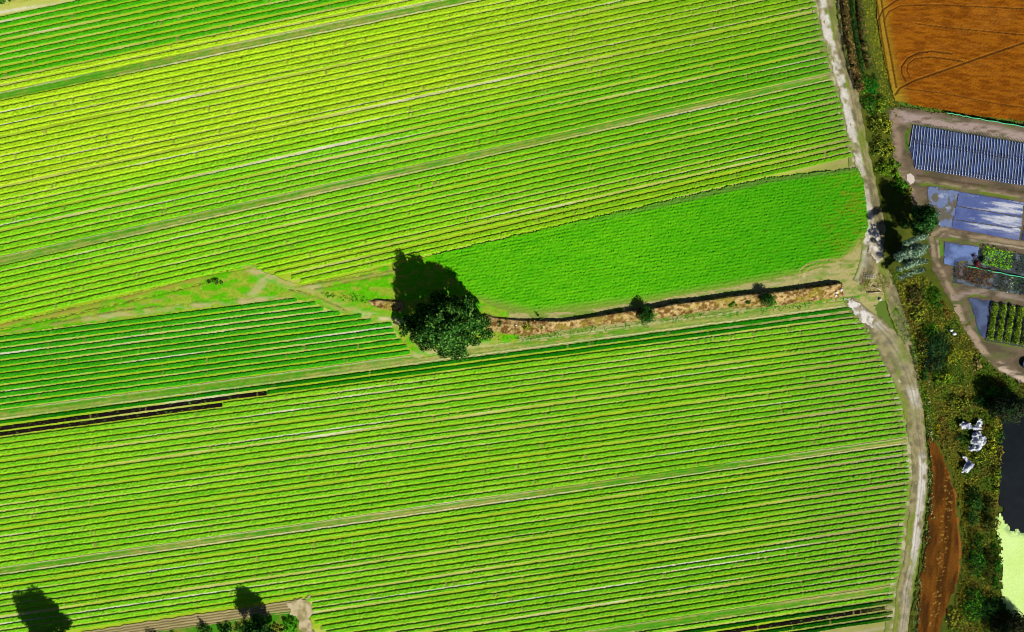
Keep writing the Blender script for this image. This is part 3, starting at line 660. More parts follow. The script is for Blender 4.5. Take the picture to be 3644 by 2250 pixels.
# ------------------------------------------------------------------ right of the track: hedge, stubble field
patch('rough_grass', [(2990, -80), (3125, -80), (3150, 100), (3180, 260), (3205, 390), (3185, 470), (3195, 600), (3260, 740), (3310, 830), (3330, 930), (3420, 1110), (3540, 1300), (3700, 1390), (3700, 2400), (3200, 2400), (3260, 2100), (3310, 1750), (3295, 1500), (3250, 1300), (3190, 1050), (3130, 900), (3125, 720), (3090, 560), (3045, 330), (3005, 160)],
      .4, .02, lambda x, y: mixc(K(96, 104, 34), K(64, 78, 28), fbm(x * .03, y * .03, 171, 4)), lambda x, y: .15 * fbm(x * .1, y * .1, 172, 3), M_grass)
def hedge(name, line, w, h, pal, label, dens=26, size=.42, z0=.1):
    L = smooth_line(line); d = np.r_[0, np.cumsum(np.hypot(*np.diff(L, axis=0).T))]; n = int(d[-1] * S * w * dens)
    t = rng.uniform(0, d[-1], n); x = np.interp(t, d, L[:, 0]); y = np.interp(t, d, L[:, 1])
    tx = np.gradient(L[:, 0]); ty = np.gradient(L[:, 1]); q = np.hypot(tx, ty); nx = np.interp(t, d, -ty / q); ny = np.interp(t, d, tx / q)
    wl_ = w * (.75 + .5 * fbm(t * .05, t * 0, 181, 2)) / S; o_ = rng.uniform(-.5, .5, n)
    hl = h * (.55 + .9 * vn(t * .09, t * 0 + h, 182)); prof = np.sqrt(np.maximum(0, 1 - (2 * o_) ** 2))
    z = z0 + hl * prof * rng.uniform(.35, 1, n) ** .5
    P = np.column_stack([W(np.stack([x + nx * o_ * wl_, y + ny * o_ * wl_], -1)), z])
    V, F = leaves(P, size, .9); bt = .7 + .6 * vn(t * .12, o_ * 3 + 9, 183)
    C_ = np.repeat(pick(pal, n) * bt[:, None], 4, 0)
    m = int(d[-1] / 5) + 2; tc = np.linspace(0, d[-1], m); xc = np.interp(tc, d, L[:, 0]); yc = np.interp(tc, d, L[:, 1]); g_ = W(np.stack([xc, yc], -1))
    cv = np.concatenate([np.column_stack([g_ + (-w * .3, 0), np.full(m, .05)]), np.column_stack([g_, h * (.4 + .15 * vn(tc * .2, tc * 0, 184))]), np.column_stack([g_ + (w * .3, 0), np.full(m, .05)])])
    cf = [[j * m + k, j * m + k + 1, (j + 1) * m + k + 1, (j + 1) * m + k] for j in range(2) for k in range(m - 1)]
    V, F = join([(V, F), (cv, cf)]); o = mesh_obj(name, V, F, M_leaf, np.vstack([C_, pick(pal, len(cv)) * .8]))
    return tag(o, label, 'hedge')
BR = [K(150, 112, 62), K(96, 74, 40), K(70, 66, 34), K(50, 62, 30), K(170, 140, 84)]
hedge('hedge', [(2992, -60), (3000, 40), (3014, 150), (3034, 250), (3058, 330)], 2.2, 2.6, BR, 'brown-topped hedge row right beside the upper farm track')
hedge('hedge', [(3022, -60), (3030, 60), (3048, 170), (3066, 260)], 1.2, 1.2, DP, 'low dark green hedge between the two brown-topped hedge rows')
hedge('hedge', [(3048, -60), (3054, 60), (3070, 170), (3088, 250)], 2.0, 2.3, BR + DP, 'brown-green hedge row nearer the orange stubble field')
def verge_pal(x, y):
    f = fbm(x * .04, y * .03, 191, 3); return mixc(K(206, 196, 50), K(130, 150, 36), np.clip(f * .6 + .6 * rng.uniform(0, 1, x.shape) - .1, 0, 1))
o = cover('long_grass', [(3058, -60), (3112, -60), (3122, 80), (3142, 200), (3164, 300), (3188, 372), (3150, 380), (3130, 320), (3108, 200), (3080, 100)], 12, .4, lambda x, y: .5 * fbm(x * .06, y * .04, 192, 2), verge_pal, asp=.35)
tag(o, 'yellow-green long grass verge between the hedge and the stubble field', 'long grass', kind='stuff')
def S4(p): return [(2733 + a / 2.688, b / 2.688) for a, b in p]
STL = [(S4([(1010, -80), (1040, 60), (1075, 330), (1130, 650), (1170, 860)]), 4), (S4([(1065, -80), (1110, 250), (1170, 560), (1220, 840)]), 4), (S4([(1045, 200), (1090, 100), (1220, 10), (1400, -40)]), 3.5), (S4([(1105, 190), (1150, 115), (1260, 60), (1600, 50), (2449, 90)]), 2.5),
       (S4([(1310, 780), (1270, 710), (1270, 640), (1330, 560), (1430, 510), (1560, 495), (1750, 520)]), 4), (S4([(1350, 745), (1320, 680), (1330, 620), (1400, 565), (1550, 548), (1850, 590)]), 3),
       (S4([(1210, 910), (1250, 850), (1380, 780), (1700, 670), (2100, 530), (2500, 395)]), 4.5), (S4([(1400, 230), (1700, 270), (2449, 340)]), 2.5), (S4([(1300, 850), (1700, 900), (2200, 1000), (2500, 1040)]), 2)]
STUB = [(3110, -80), (3122, 80), (3142, 200), (3163, 300), (3183, 360), (3200, 362), (3255, 377), (3365, 395), (3477, 414), (3700, 440), (3700, -80)]
def stub_col(x, y):
    v = y - .1 * x; f = fbm(x * .03, v * .12, 201, 4); c = mixc(K(158, 96, 20), K(108, 56, 12), np.clip(sst(.3, .7, f) * .6 + .5 * rng.uniform(0, 1, x.shape) - .1, 0, 1))
    c = mixc(c, K(168, 150, 44), sst(60, 0, dist(x, y, [(3110, -80), (3122, 80), (3142, 200), (3163, 300), (3190, 365)])) * .7)
    c = mixc(c, K(170, 110, 40), sst(.6, .8, fbm(x * .012, y * .03, 202, 3)) * .2)
    for ln, wd in STL:
        d = dist(x, y, ln); c = mixc(c, K(176, 124, 44), sst(wd * 2.0, wd, d) * .25); c = mixc(c, K(66, 36, 14), sst(wd, wd * .5, d) * .8)
    return c
def stub_z(x, y):
    z = .14 * rng.uniform(0, 1, x.shape) + .1 * fbm(x * .03, y * .2, 203, 3)
    for ln, wd in STL: z = z - .12 * sst(wd * 1.1, wd * .4, dist(x, y, ln))
    return .25 + z
patch('stubble_field', STUB, .2, .05, stub_col, stub_z, M_soil, edge=2)
o = cover('green_grass', [(3190, 372), (3205, 358), (3255, 374), (3365, 392), (3477, 411), (3700, 436), (3700, 462), (3560, 432), (3440, 418), (3340, 408), (3250, 398), (3160, 392), (3160, 372)], 9, .4, lambda x, y: .6 * fbm(x * .07, y * .07, 211, 2), lambda x, y: mixc(K(110, 130, 34), K(44, 60, 22), rng.uniform(0, 1, x.shape)))
tag(o, 'dark weedy grass strip along the lower edge of the stubble field', 'grass', kind='stuff')

# ------------------------------------------------------------------ the nursery yard
def yard_base(x, y):
    f = fbm(x * .03, y * .05, 221, 4); c = mixc(K(118, 102, 84), K(92, 84, 64), sst(.3, .7, f)); return mixc(c, K(96, 106, 56), sst(.55, .72, fbm(x * .02, y * .03, 222, 3)) * .6)
PINK = K(168, 148, 140); TN2 = K(156, 138, 112); OLV = K(100, 124, 36)
ypaint = [([(3185, 408), (3225, 422), (3300, 432), (3500, 462), (3644, 492), (3720, 505)], 25, PINK, 1.3), ([(3185, 400), (3188, 480), (3196, 580), (3225, 650), (3252, 720)], 20, K(150, 130, 110), 1.0),
          ([(3260, 645), (3400, 665), (3560, 690), (3720, 720)], 8, TN2, .9), ([(3262, 625), (3400, 648), (3560, 672), (3720, 698)], 5, K(84, 70, 52), .8),
          ([(3720, 888), (3640, 868), (3440, 838), (3350, 816), (3312, 842), (3322, 912), (3362, 990), (3392, 1053)], 9, TN2, 1.2),
          ([(3720, 902), (3640, 884), (3440, 852), (3360, 832), (3334, 856), (3342, 920)], 4, K(180, 166, 142), .9),
          ([(3392, 1053), (3408, 1105), (3424, 1145), (3462, 1194), (3514, 1273), (3589, 1321), (3720, 1385)], 15, K(166, 146, 124), 1.3),
          ([(3400, 1060), (3440, 1038), (3550, 1044), (3720, 1080)], 14, K(150, 134, 122), 1.1),
          ([(3560, 1310), (3644, 1352), (3720, 1390)], 12, K(200, 180, 160), 1.2),
          ([(3262, 660), (3300, 655), (3410, 674), (3640, 712)], 7, OLV, 1.0), ([(3338, 850), (3400, 852), (3480, 868)], 8, OLV, 1.1), ([(3345, 865), (3350, 905)], 9, K(90, 140, 36), 1.2),
          ([(3232, 470), (3240, 448), (3300, 452)], 9, K(86, 120, 30), 1.3), ([(3300, 452), (3480, 482), (3720, 522)], 7, K(90, 110, 50), .9), ([(3225, 480), (3228, 530)], 8, K(70, 110, 26), 1.3),
          ([(3445, 1056), (3470, 1050), (3520, 1062)], 5, OLV, 1.1), ([(3440, 1075), (3462, 1130), (3486, 1195)], 7, K(80, 110, 50), 1.0), ([(3500, 1212), (3580, 1226), (3720, 1250)], 5, OLV, 1.1)]
patch('yard', [(3158, 392), (3200, 380), (3365, 404), (3480, 424), (3720, 452), (3720, 1415), (3640, 1366), (3560, 1325), (3480, 1252), (3420, 1150), (3382, 1075), (3318, 960), (3300, 860), (3250, 740), (3210, 640), (3178, 590), (3172, 480)],
      .28, .1, painted(yard_base, ypaint), lambda x, y: .06 * fbm(x * .12, y * .12, 223, 3), M_soil, edge=3)
o = patch('gravel_patch', [(3224, 622), (3238, 616), (3252, 630), (3250, 652), (3236, 658), (3226, 642)], .2, .2, lambda x, y: np.tile(K(212, 200, 188), (len(x), 1)), None, M_soil, edge=1.5)
def sheet(name, poly, colfn, label, z=.2, amp=.05, edge=.8, res=.22):
    o = patch(name, poly, res, z, colfn, lambda x, y: amp * fbm(x * .15, y * .15, 231, 3), M_sheet, edge=edge, kind=None)
    return tag(o, label, 'ground sheet')
def blue(x, y):
    f = fbm(x * .05, y * .05, 232, 4); c = mixc(K(32, 48, 100), K(48, 70, 128), sst(.35, .65, f)); c = mixc(c, K(44, 52, 84), sst(.55, .75, fbm(x * .03, y * .03, 233, 3)) * .8); return mixc(c, K(110, 130, 180), sst(.85, 1, rng.uniform(0, 1, x.shape)) * .5)
sheet('ground_sheet', [(3246, 446), (3330, 459), (3720, 524), (3720, 674), (3253, 600), (3248, 570), (3234, 525)], blue, 'dark blue ground sheet under the rows of white pipes')
def glare_streak(x, y):  # glare on the shiny plastic, painted as whitish streaks into the sheet colour
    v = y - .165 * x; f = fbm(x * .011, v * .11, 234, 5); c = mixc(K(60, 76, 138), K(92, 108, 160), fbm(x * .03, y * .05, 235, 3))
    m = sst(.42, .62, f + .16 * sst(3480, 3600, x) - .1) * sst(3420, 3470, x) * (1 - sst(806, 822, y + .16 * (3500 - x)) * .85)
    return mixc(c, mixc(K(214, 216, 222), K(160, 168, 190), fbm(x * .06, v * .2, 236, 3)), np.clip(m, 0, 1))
sheet('ground_sheet', [(3411, 683), (3640, 722), (3636, 772), (3402, 733)], glare_streak, 'blue ground sheet with whitish streaks, uppermost of three long panels')
sheet('ground_sheet', [(3401, 736), (3636, 775), (3631, 812), (3392, 782)], glare_streak, 'whitish streaked ground sheet, middle of three long panels')
sheet('ground_sheet', [(3391, 785), (3630, 815), (3624, 857), (3385, 812)], glare_streak, 'plain blue ground sheet, lowest of three long panels')
sheet('ground_sheet', [(3650, 760), (3720, 772), (3720, 872), (3634, 856)], blue, 'blue ground sheet cut off by the right edge beyond the streaked panels')
def mott(x, y):
    f = fbm(x * .04, y * .04, 237, 4); c = mixc(K(104, 120, 160), K(96, 92, 76), sst(.48, .56, f)); return mixc(c, K(170, 180, 200), sst(.62, .75, fbm(x * .05, y * .05, 238, 3)) * .8)
sheet('ground_sheet', [(3302, 663), (3409, 682), (3384, 812), (3345, 806), (3318, 770), (3300, 720)], mott, 'grey-blue ground sheet with brown mud patches near the round dark tree', edge=2)
def pale_blue(x, y):
    f = fbm(x * .03, y * .03, 239, 4); return mixc(K(104, 128, 182), K(70, 88, 134), sst(.35, .7, f))
sheet('ground_sheet', [(3360, 862), (3452, 876), (3482, 879), (3476, 914), (3447, 932), (3419, 928), (3391, 948), (3358, 938)], pale_blue, 'pale blue ground sheet left of the bright green potted plants', edge=1.5)
sheet('ground_sheet', [(3447, 1061), (3530, 1071), (3508, 1204), (3497, 1202), (3484, 1186), (3459, 1102)], lambda x, y: pale_blue(x, y) * .45, 'dark violet-blue ground sheet left of the leafy hedge rows', edge=1.5)
sheet('ground_sheet', [(3470, 884), (3720, 918), (3720, 1062), (3524, 1032), (3388, 1006), (3396, 944), (3440, 936)], lambda x, y: mixc(K(44, 50, 52), K(90, 100, 112), sst(.5, .75, fbm(x * .05, y * .05, 240, 3))), 'blackish ground sheet under the blocks of potted plants', z=.16)
sheet('ground_sheet', [(3520, 1072), (3720, 1104), (3720, 1250), (3503, 1212)], lambda x, y: np.tile(K(48, 54, 44), (len(x), 1)), 'dark ground sheet between the yellow-green leafy rows')
# white pipe rows on posts
def post_mesh(x, y, h): return tube([(x, y, .15), (x, y, h)], [.06, .05], 6)
prow = 0
TOPX = np.arange(3248, 3700, 10.3)
def pipe_row(xt, k):
    yt_ = 446 + (xt - 3246) * .1645; xb = xt - 12.5; yb_ = 600 + (xb - 3253) * .158
    if xb < 3252:
        yb_ = np.interp(xb, [3230, 3236, 3244, 3252], [515, 528, 560, 598])
    a = np.r_[W((xt, yt_)), .0]; b = np.r_[W((xb, yb_)), .0]
    return a, b
for k, xt in enumerate(TOPX):
    a, b = pipe_row(xt, k); n = 9
    root = empty('pipe_row', tuple((a + b) / 2 * (1, 1, 0) + (0, 0, .2)))
    j = k + 1
    tag(root, 'white irrigation pipe row on posts across the dark blue ground sheet', 'pipe row', 'white pipe rows on the blue ground sheet')
    P = np.array([a + (b - a) * t + (rng.normal(0, .04), 0, .34 + rng.normal(0, .01)) for t in np.linspace(0, 1, n)])
    V, F = tube(P, [.085] * n, 6); mesh_obj('pipe', V, F, M_paint, np.tile(K(206, 222, 236), (len(V), 1)), root)
    for t in (.01, .42, .97):
        q = a + (b - a) * t; V, F = post_mesh(q[0] - .05, q[1], 1.55 + rng.normal(0, .12)); mesh_obj('post', V, F, M_wood, np.tile(K(84, 84, 90), (len(V), 1)), root)
# green mesh fences
def net_fence(pts, h, label):
    L = smooth_line(pts, 6); w = W(L); root = empty('mesh_fence', (w[0][0], w[0][1], .1)); tag(root, label, 'fence')
    V = []; F = []
    for i, p in enumerate(w):
        s = .12 * math.sin(i * 1.7)
        for z, o_ in ((.1, 0), (h * .5, .1), (h, .3 + s), (h - .02, .5 + s), (h * .5, .16), (.1, .05)): V.append((p[0], p[1] - o_, z))
    for i in range(len(w) - 1):
        for j in range(5): F.append([i * 6 + j, i * 6 + j + 1, i * 6 + 7 + j, i * 6 + 6 + j])
    mesh_obj('net', np.array(V), np.array(F), M_paint, np.tile(K(16, 176, 112, 1.2), (len(V), 1)), root)
    for i in range(0, len(w), 5):
        V, F = tube([(w[i][0], w[i][1] - .1, 0), (w[i][0], w[i][1] - .1, h + .15)], [.06, .05], 6); mesh_obj('post', V, F, M_wood, np.tile(K(90, 80, 60), (len(V), 1)), root)
net_fence([(3362, 401), (3400, 408), (3450, 418), (3540, 434), (3644, 452), (3710, 463)], 1.2, 'long green mesh fence along the pinkish lane under the stubble field')
net_fence([(3438, 943), (3500, 957), (3585, 974), (3710, 1000)], .8, 'thin green mesh fence between the red-brown and bright green plants')
# potted plant blocks
def block(name, poly, h, dens, size, pal, label, cat='plants'):
    o = cover(name, poly, dens, size, lambda x, y: .2 + h * (.6 + .6 * vn(x * .16, y * .16, 241)), lambda x, y: pick(pal, len(x)), up=.4)
    return tag(o, label, cat, kind='stuff')
block('potted_plants', [(3495, 880), (3517, 877), (3521, 887), (3597, 893), (3588, 962), (3485, 945)], 1.2, 16, .4, [K(130, 210, 16), K(90, 180, 10), K(160, 220, 40)], 'bright yellow-green potted plants standing close together in a block')
block('potted_plants', [(3400, 938), (3533, 967), (3522, 1020), (3470, 1012), (3390, 994)], 1.0, 14, .38, [K(160, 84, 34), K(120, 90, 30), K(100, 110, 36), K(90, 50, 26)], 'red-brown potted plants in a block below the thin green fence')
block('potted_plants', [(3598, 898), (3710, 914), (3710, 990), (3590, 964)], .8, 7, .42, [K(50, 96, 36), K(34, 64, 40), K(80, 96, 100)], 'dark green potted plants in a block right of the bright green ones')
block('potted_plants', [(3545, 974), (3574, 980), (3562, 1036), (3530, 1030)], .8, 9, .42, [K(50, 80, 30), K(34, 54, 28), K(96, 100, 40)], 'dull olive potted plants in a block right of the red-brown ones')
block('potted_plants', [(3584, 982), (3606, 986), (3596, 1042), (3572, 1037)], 1.0, 10, .42, [K(110, 160, 40), K(60, 100, 36), K(180, 196, 150)], 'light green potted plants in the narrow middle strip below the thin green fence')
block('potted_plants', [(3612, 988), (3710, 1008), (3710, 1062), (3602, 1044)], .9, 10, .42, [K(40, 84, 44), K(26, 52, 34), K(60, 110, 40)], 'deep green potted plants in the strip at the right edge below the thin green fence')
LR = [K(130, 170, 24), K(90, 130, 20), K(160, 190, 50), K(66, 100, 20)]
for i, (a, b, lab) in enumerate([(3537, 3519, 'yellow-green leafy row beside the dark violet-blue sheet'), (3567, 3549, 'yellow-green leafy row, second from the dark violet-blue sheet'), (3598, 3579, 'yellow-green leafy row, third from the dark violet-blue sheet'),
                             (3628, 3609, 'yellow-green leafy row, fourth from the dark violet-blue sheet'), (3659, 3640, 'yellow-green leafy row partly cut off by the right edge')]):
    t0 = 1078 + i * 5; o = hedge('hedge_row', [(a, t0), ((a + b) / 2, t0 + 66), (b, t0 + 132)], 1.7, 1.25, LR, lab, dens=38, size=.38); o['group'] = 'leafy hedge rows in the nursery'
make_bush('red_shrub', 3472, 938, .9, .8, 1.1, 150, .32, [K(190, 50, 70), K(130, 40, 50), K(60, 50, 40)], 'small red-flowered shrub at the corner of the bright green plants', seed=71)
make_bush('shrub', 3490, 922, 1.1, .7, 1.6, 200, .36, [K(26, 34, 30), K(30, 50, 30)], 'small blackish shrub poking into the bright green plants', seed=72)
make_bush('shrub', 3462, 912, .8, .8, .9, 90, .34, [K(40, 46, 60), K(90, 70, 90)], 'sparse purplish shrub on the pale blue ground sheet', seed=73)
# water tub at the right edge
w = W((3650, 1296)); root = empty('water_tub', (w[0], w[1], .12)); tag(root, 'round dark water tub with blue inside at the right edge of the yard', 'tub')
a = np.linspace(0, 2 * math.pi, 25)[:-1]; rr = [(1.3, .1), (1.4, .8), (1.55, .86), (1.3, .86), (1.2, .55)]
V = np.array([[w[0] + r * math.cos(t), w[1] + r * math.sin(t), z] for r, z in rr for t in a]); F = np.array([[j * 24 + k, j * 24 + (k + 1) % 24, j * 24 + 24 + (k + 1) % 24, j * 24 + 24 + k] for j in range(4) for k in range(24)])
mesh_obj('tub_wall', V, F, M_paint, np.tile(K(34, 38, 44), (len(V), 1)), root)
V = np.array([[w[0] + r * math.cos(t), w[1] + r * math.sin(t), .6] for r in (.02, 1.22) for t in a]); F = np.array([[k, (k + 1) % 24, 24 + (k + 1) % 24, 24 + k] for k in range(24)])
mesh_obj('water', V, F, M_water, np.tile(K(50, 80, 170), (len(V), 1)), root)

# ------------------------------------------------------------------ hedge bushes and trees beside the upper track
UB = [(3068, 300, 2.6, 3.2, 1.8, GP + DP, 'green shrub at the lower end of the brown-topped hedges'), (3100, 300, 2.4, 3.4, 1.6, [K(40, 130, 30), K(30, 100, 26)], 'bright green shrub between the hedge end and the stubble field corner'),
      (3092, 370, 2.4, 3.0, 1.8, DP + GP, 'dark green shrub beside the farm track near the yard entrance'), (3130, 372, 2.6, 2.6, 2.0, GP + YP, 'mixed green shrub at the corner of the pinkish lane'),
      (3112, 440, 2.4, 3.6, 1.6, YP + DP, 'yellowish scrub between the farm track and the yard entrance'), (3148, 450, 2.0, 3.4, 1.4, YP, 'yellow scrub directly left of the yard entrance lane'),
      (3124, 520, 2.4, 3.4, 1.7, DP + YP, 'dark olive scrub across the lane from the blue sheet'), (3160, 530, 1.8, 3.2, 1.3, YP, 'pale yellow scrub strip along the left yard lane'),
      (3142, 600, 2.6, 3.0, 1.8, [K(100, 150, 26), K(60, 100, 24), K(140, 170, 40)], 'bright green scrub above the black tree shadow'), (3182, 600, 2.0, 3.2, 1.4, [K(90, 150, 26), K(120, 160, 40)], 'fresh green scrub just left of the round gravel patch'),
      (3200, 660, 2.6, 2.4, 1.6, GP, 'green scrub right at the top of the black tree shadow'), (3228, 690, 1.4, 3.4, 1.2, YP, 'thin yellow scrub strip below the round gravel patch')]
for i, (bx, by, rx, ry, h, pal, lab) in enumerate(UB):
    make_bush('shrub', bx, by, rx, ry, h, int(75 * rx * ry), .45, pal, lab, seed=80 + i)
make_tree('broadleaf_tree', 3244, 792, lumpy(3.5, 3.9, 1.0, 11.6, 18, 1.6, 51), 7200, .55, [K(50, 100, 40), K(30, 72, 30), K(84, 140, 60), K(24, 50, 26)], 'round dark green tree at the corner of the mud-stained ground sheet', 'tree', trunk_r=.25)
tiers = []
for (px, py, z, L_, ang, rw) in ((3262, 850, 8.8, 2.6, .35, 1.0), (3262, 885, 7.8, 3.4, .3, 1.0), (3250, 905, 7.0, 3.4, .3, .8), (3256, 938, 6.0, 3.6, .32, 1.1), (3250, 970, 4.4, 3.2, .35, 1.0), (3232, 900, 4.6, 2.6, .3, 1.2)):
    q = W(under(px, py, z)) - W((3212, 912))
    for k in range(6):
        t = (k / 5 - .5) * 2 * L_; tiers.append((q[0] + t * math.cos(ang), q[1] + t * math.sin(ang) - .1 * t * t * .3, z - .09 * t * t + rng.normal(0, .2), rw * 1.15, rw * .8, .55))
tiers += [(-.5, 0, 2.5, 2.4, 3.0, 1.6), (0, -1.5, 4.2, 2.2, 2.4, 1.4), (-.3, 1.6, 6.0, 2.2, 2.0, 1.6), (0, .8, 7.2, 2.0, 1.8, 1.6)]
make_tree('conifer', 3212, 912, tiers, 9500, .5, [K(150, 186, 150), K(110, 150, 116), K(184, 208, 176), K(70, 106, 76)], 'pale silver-green conifer in slanting layers beside the curved yard lane', 'tree', trunk_r=.25, up=1.0)

# ------------------------------------------------------------------ debris at the track junction
def debris_pal(x, y): return pick([K(150, 110, 64), K(110, 76, 44), K(186, 156, 110), K(84, 66, 44)], len(x))
o = cover('brush_heap', [(3055, 1000), (3085, 985), (3130, 972), (3160, 985), (3165, 1020), (3140, 1045), (3090, 1052), (3062, 1038)], 14, .45, lambda x, y: .9 * fbm(x * .06, y * .06, 251, 3), debris_pal, asp=.25)
tag(o, 'brown heap of brushwood and old stalks between the two white gravel patches', 'brush heap')
for i, (px, py, ln, a, lab) in enumerate([(3096, 1012, 1.6, .8, 'short pale plank leaning on the brush heap'), (3120, 1028, 2.2, -.5, 'pale plank lying across the lower part of the brush heap'), (3112, 1042, 4.2, .12, 'long pale pole along the lower edge of the brush heap')]):
    c = W((px, py)); V, F = box((c[0], c[1], .85 - .2 * i), (ln, .22, .1), a, (0, .08)); o = mesh_obj('plank', V, F, M_wood, np.tile(K(214, 196, 160), (8, 1))); tag(o, lab, 'plank', 'planks on the brush heap')
c = W((3094, 986)); root = empty('metal_hurdle', (c[0], c[1], .3)); tag(root, 'pale metal hurdle of bars leaning on the upper edge of the brush heap', 'hurdle')
Rz = .08
for k in range(3): V, F = box((c[0], c[1] - .5 + k * .5, .75 + .12 * k), (2.6, .08, .08), Rz); mesh_obj('rail', V, F, M_paint, np.tile(K(206, 200, 190), (8, 1)), root)
for k in range(5): V, F = box((c[0] - 1.25 + k * .62, c[1] + (k - 2) * .05, .83), (.07, 1.15, .07), Rz, (.22, 0)); mesh_obj('bar', V, F, M_paint, np.tile(K(206, 200, 190), (8, 1)), root)
def rock(cx, cy, r, col, name, label, cat, z=.3, group=None):
    g = np.random.default_rng(int(cx)); import itertools
    th = np.linspace(0, 2 * math.pi, 11)[:-1]; ph = np.linspace(-.5 * math.pi, .5 * math.pi, 6); c = W((cx, cy)); V = []; F = []
    for p in ph:
        for t in th:
            q = r * (1 + g.uniform(-.25, .25)); V.append((c[0] + q * math.cos(p) * math.cos(t), c[1] + q * .8 * math.cos(p) * math.sin(t), z + q * .6 * math.sin(p)))
    for i in range(5):
        for k in range(10): F.append([i * 10 + k, i * 10 + (k + 1) % 10, (i + 1) * 10 + (k + 1) % 10, (i + 1) * 10 + k])
    o = mesh_obj(name, np.array(V), np.array(F), M_sheet, np.tile(col, (len(V), 1))); return tag(o, label, cat, group)
WH = K(236, 236, 232)
rock(2971, 1041, .42, WH, 'white_sack', 'white lump lowest of three at the right end of the dry bank', 'sack', .9, 'white sacks')
rock(2972, 1052, .36, WH, 'white_sack', 'small white lump at the foot of the dry bank by the gravel', 'sack', .4, 'white sacks')
rock(2988, 1032, .5, WH, 'white_sack', 'white lump nearest the gravel patch on the bank end', 'sack', .9, 'white sacks')
rock(1837, 1158, .3, WH, 'white_sack', 'single white lump beside the yellowish shrub near the big tree', 'sack', .7)
rock(3130, 1066, .6, K(190, 190, 170), 'boulder', 'pale boulder in the grass right of the lower gravel patch', 'boulder', .2)
rock(3377, 1176, .5, WH, 'white_sack', 'white sack on the upper rim of the dark hollow in the scrub', 'sack', 1.0)
rock(3388, 1188, .55, WH, 'white_sack', 'white sack on the lower rim of the dark hollow in the scrub', 'sack', 1.0)
make_bush('shrub', 3381, 1181, .9, .9, .7, 70, .4, [K(20, 24, 20)], 'blackish tuft between the two white sacks', seed=97)

# ------------------------------------------------------------------ rough ground right of the lower track
def rough_h(x, y): return .25 + 1.0 * np.clip(fbm(x * .022, y * .022, 261, 4) - .3, 0, 1) * 1.6
def rough_pal(x, y):
    f = fbm(x * .018, y * .018, 262, 4); g = rng.uniform(0, 1, x.shape); n = len(x)
    c = mixc(K(84, 128, 28), K(160, 154, 46), sst(.38, .62, f)); c = mixc(c, K(130, 92, 42), sst(.52, .72, fbm(x * .02, y * .025, 263, 3)) * .8)
    return mixc(c, K(40, 60, 22), (g > .72) * .7)
RP = [(3140, 930), (3180, 960), (3300, 985), (3345, 1050), (3402, 1130), (3455, 1225), (3530, 1312), (3640, 1372), (3720, 1412), (3720, 1440), (3560, 1490), (3420, 1475), (3340, 1500), (3330, 1580), (3300, 1520), (3280, 1420), (3252, 1300), (3230, 1180), (3200, 1060)]
o = cover('scrub', RP, 9, .5, rough_h, rough_pal); tag(o, 'olive and brown rough scrub between the farm track and the curved yard lane', 'scrub', kind='stuff')
o = cover('scrub', [(3330, 1560), (3345, 1490), (3430, 1470), (3570, 1480), (3560, 1700), (3545, 1830), (3562, 1960), (3562, 2120), (3620, 2230), (3720, 2290), (3720, 2400), (3330, 2400), (3400, 2120), (3424, 2000), (3420, 1850), (3395, 1720), (3360, 1620)], 9, .5,
          lambda x, y: .2 + 1.3 * np.clip(fbm(x * .03, y * .008, 264, 4) - .3, 0, 1) * 1.5, lambda x, y: mixc(rough_pal(x, y), K(130, 122, 30), sst(40, 5, dist(x, y, [(3385, 1640), (3425, 1800), (3440, 1960), (3425, 2080), (3380, 2200)])) * .8))
tag(o, 'dark olive scrub between the bare brown strip and the pond', 'scrub', kind='stuff')
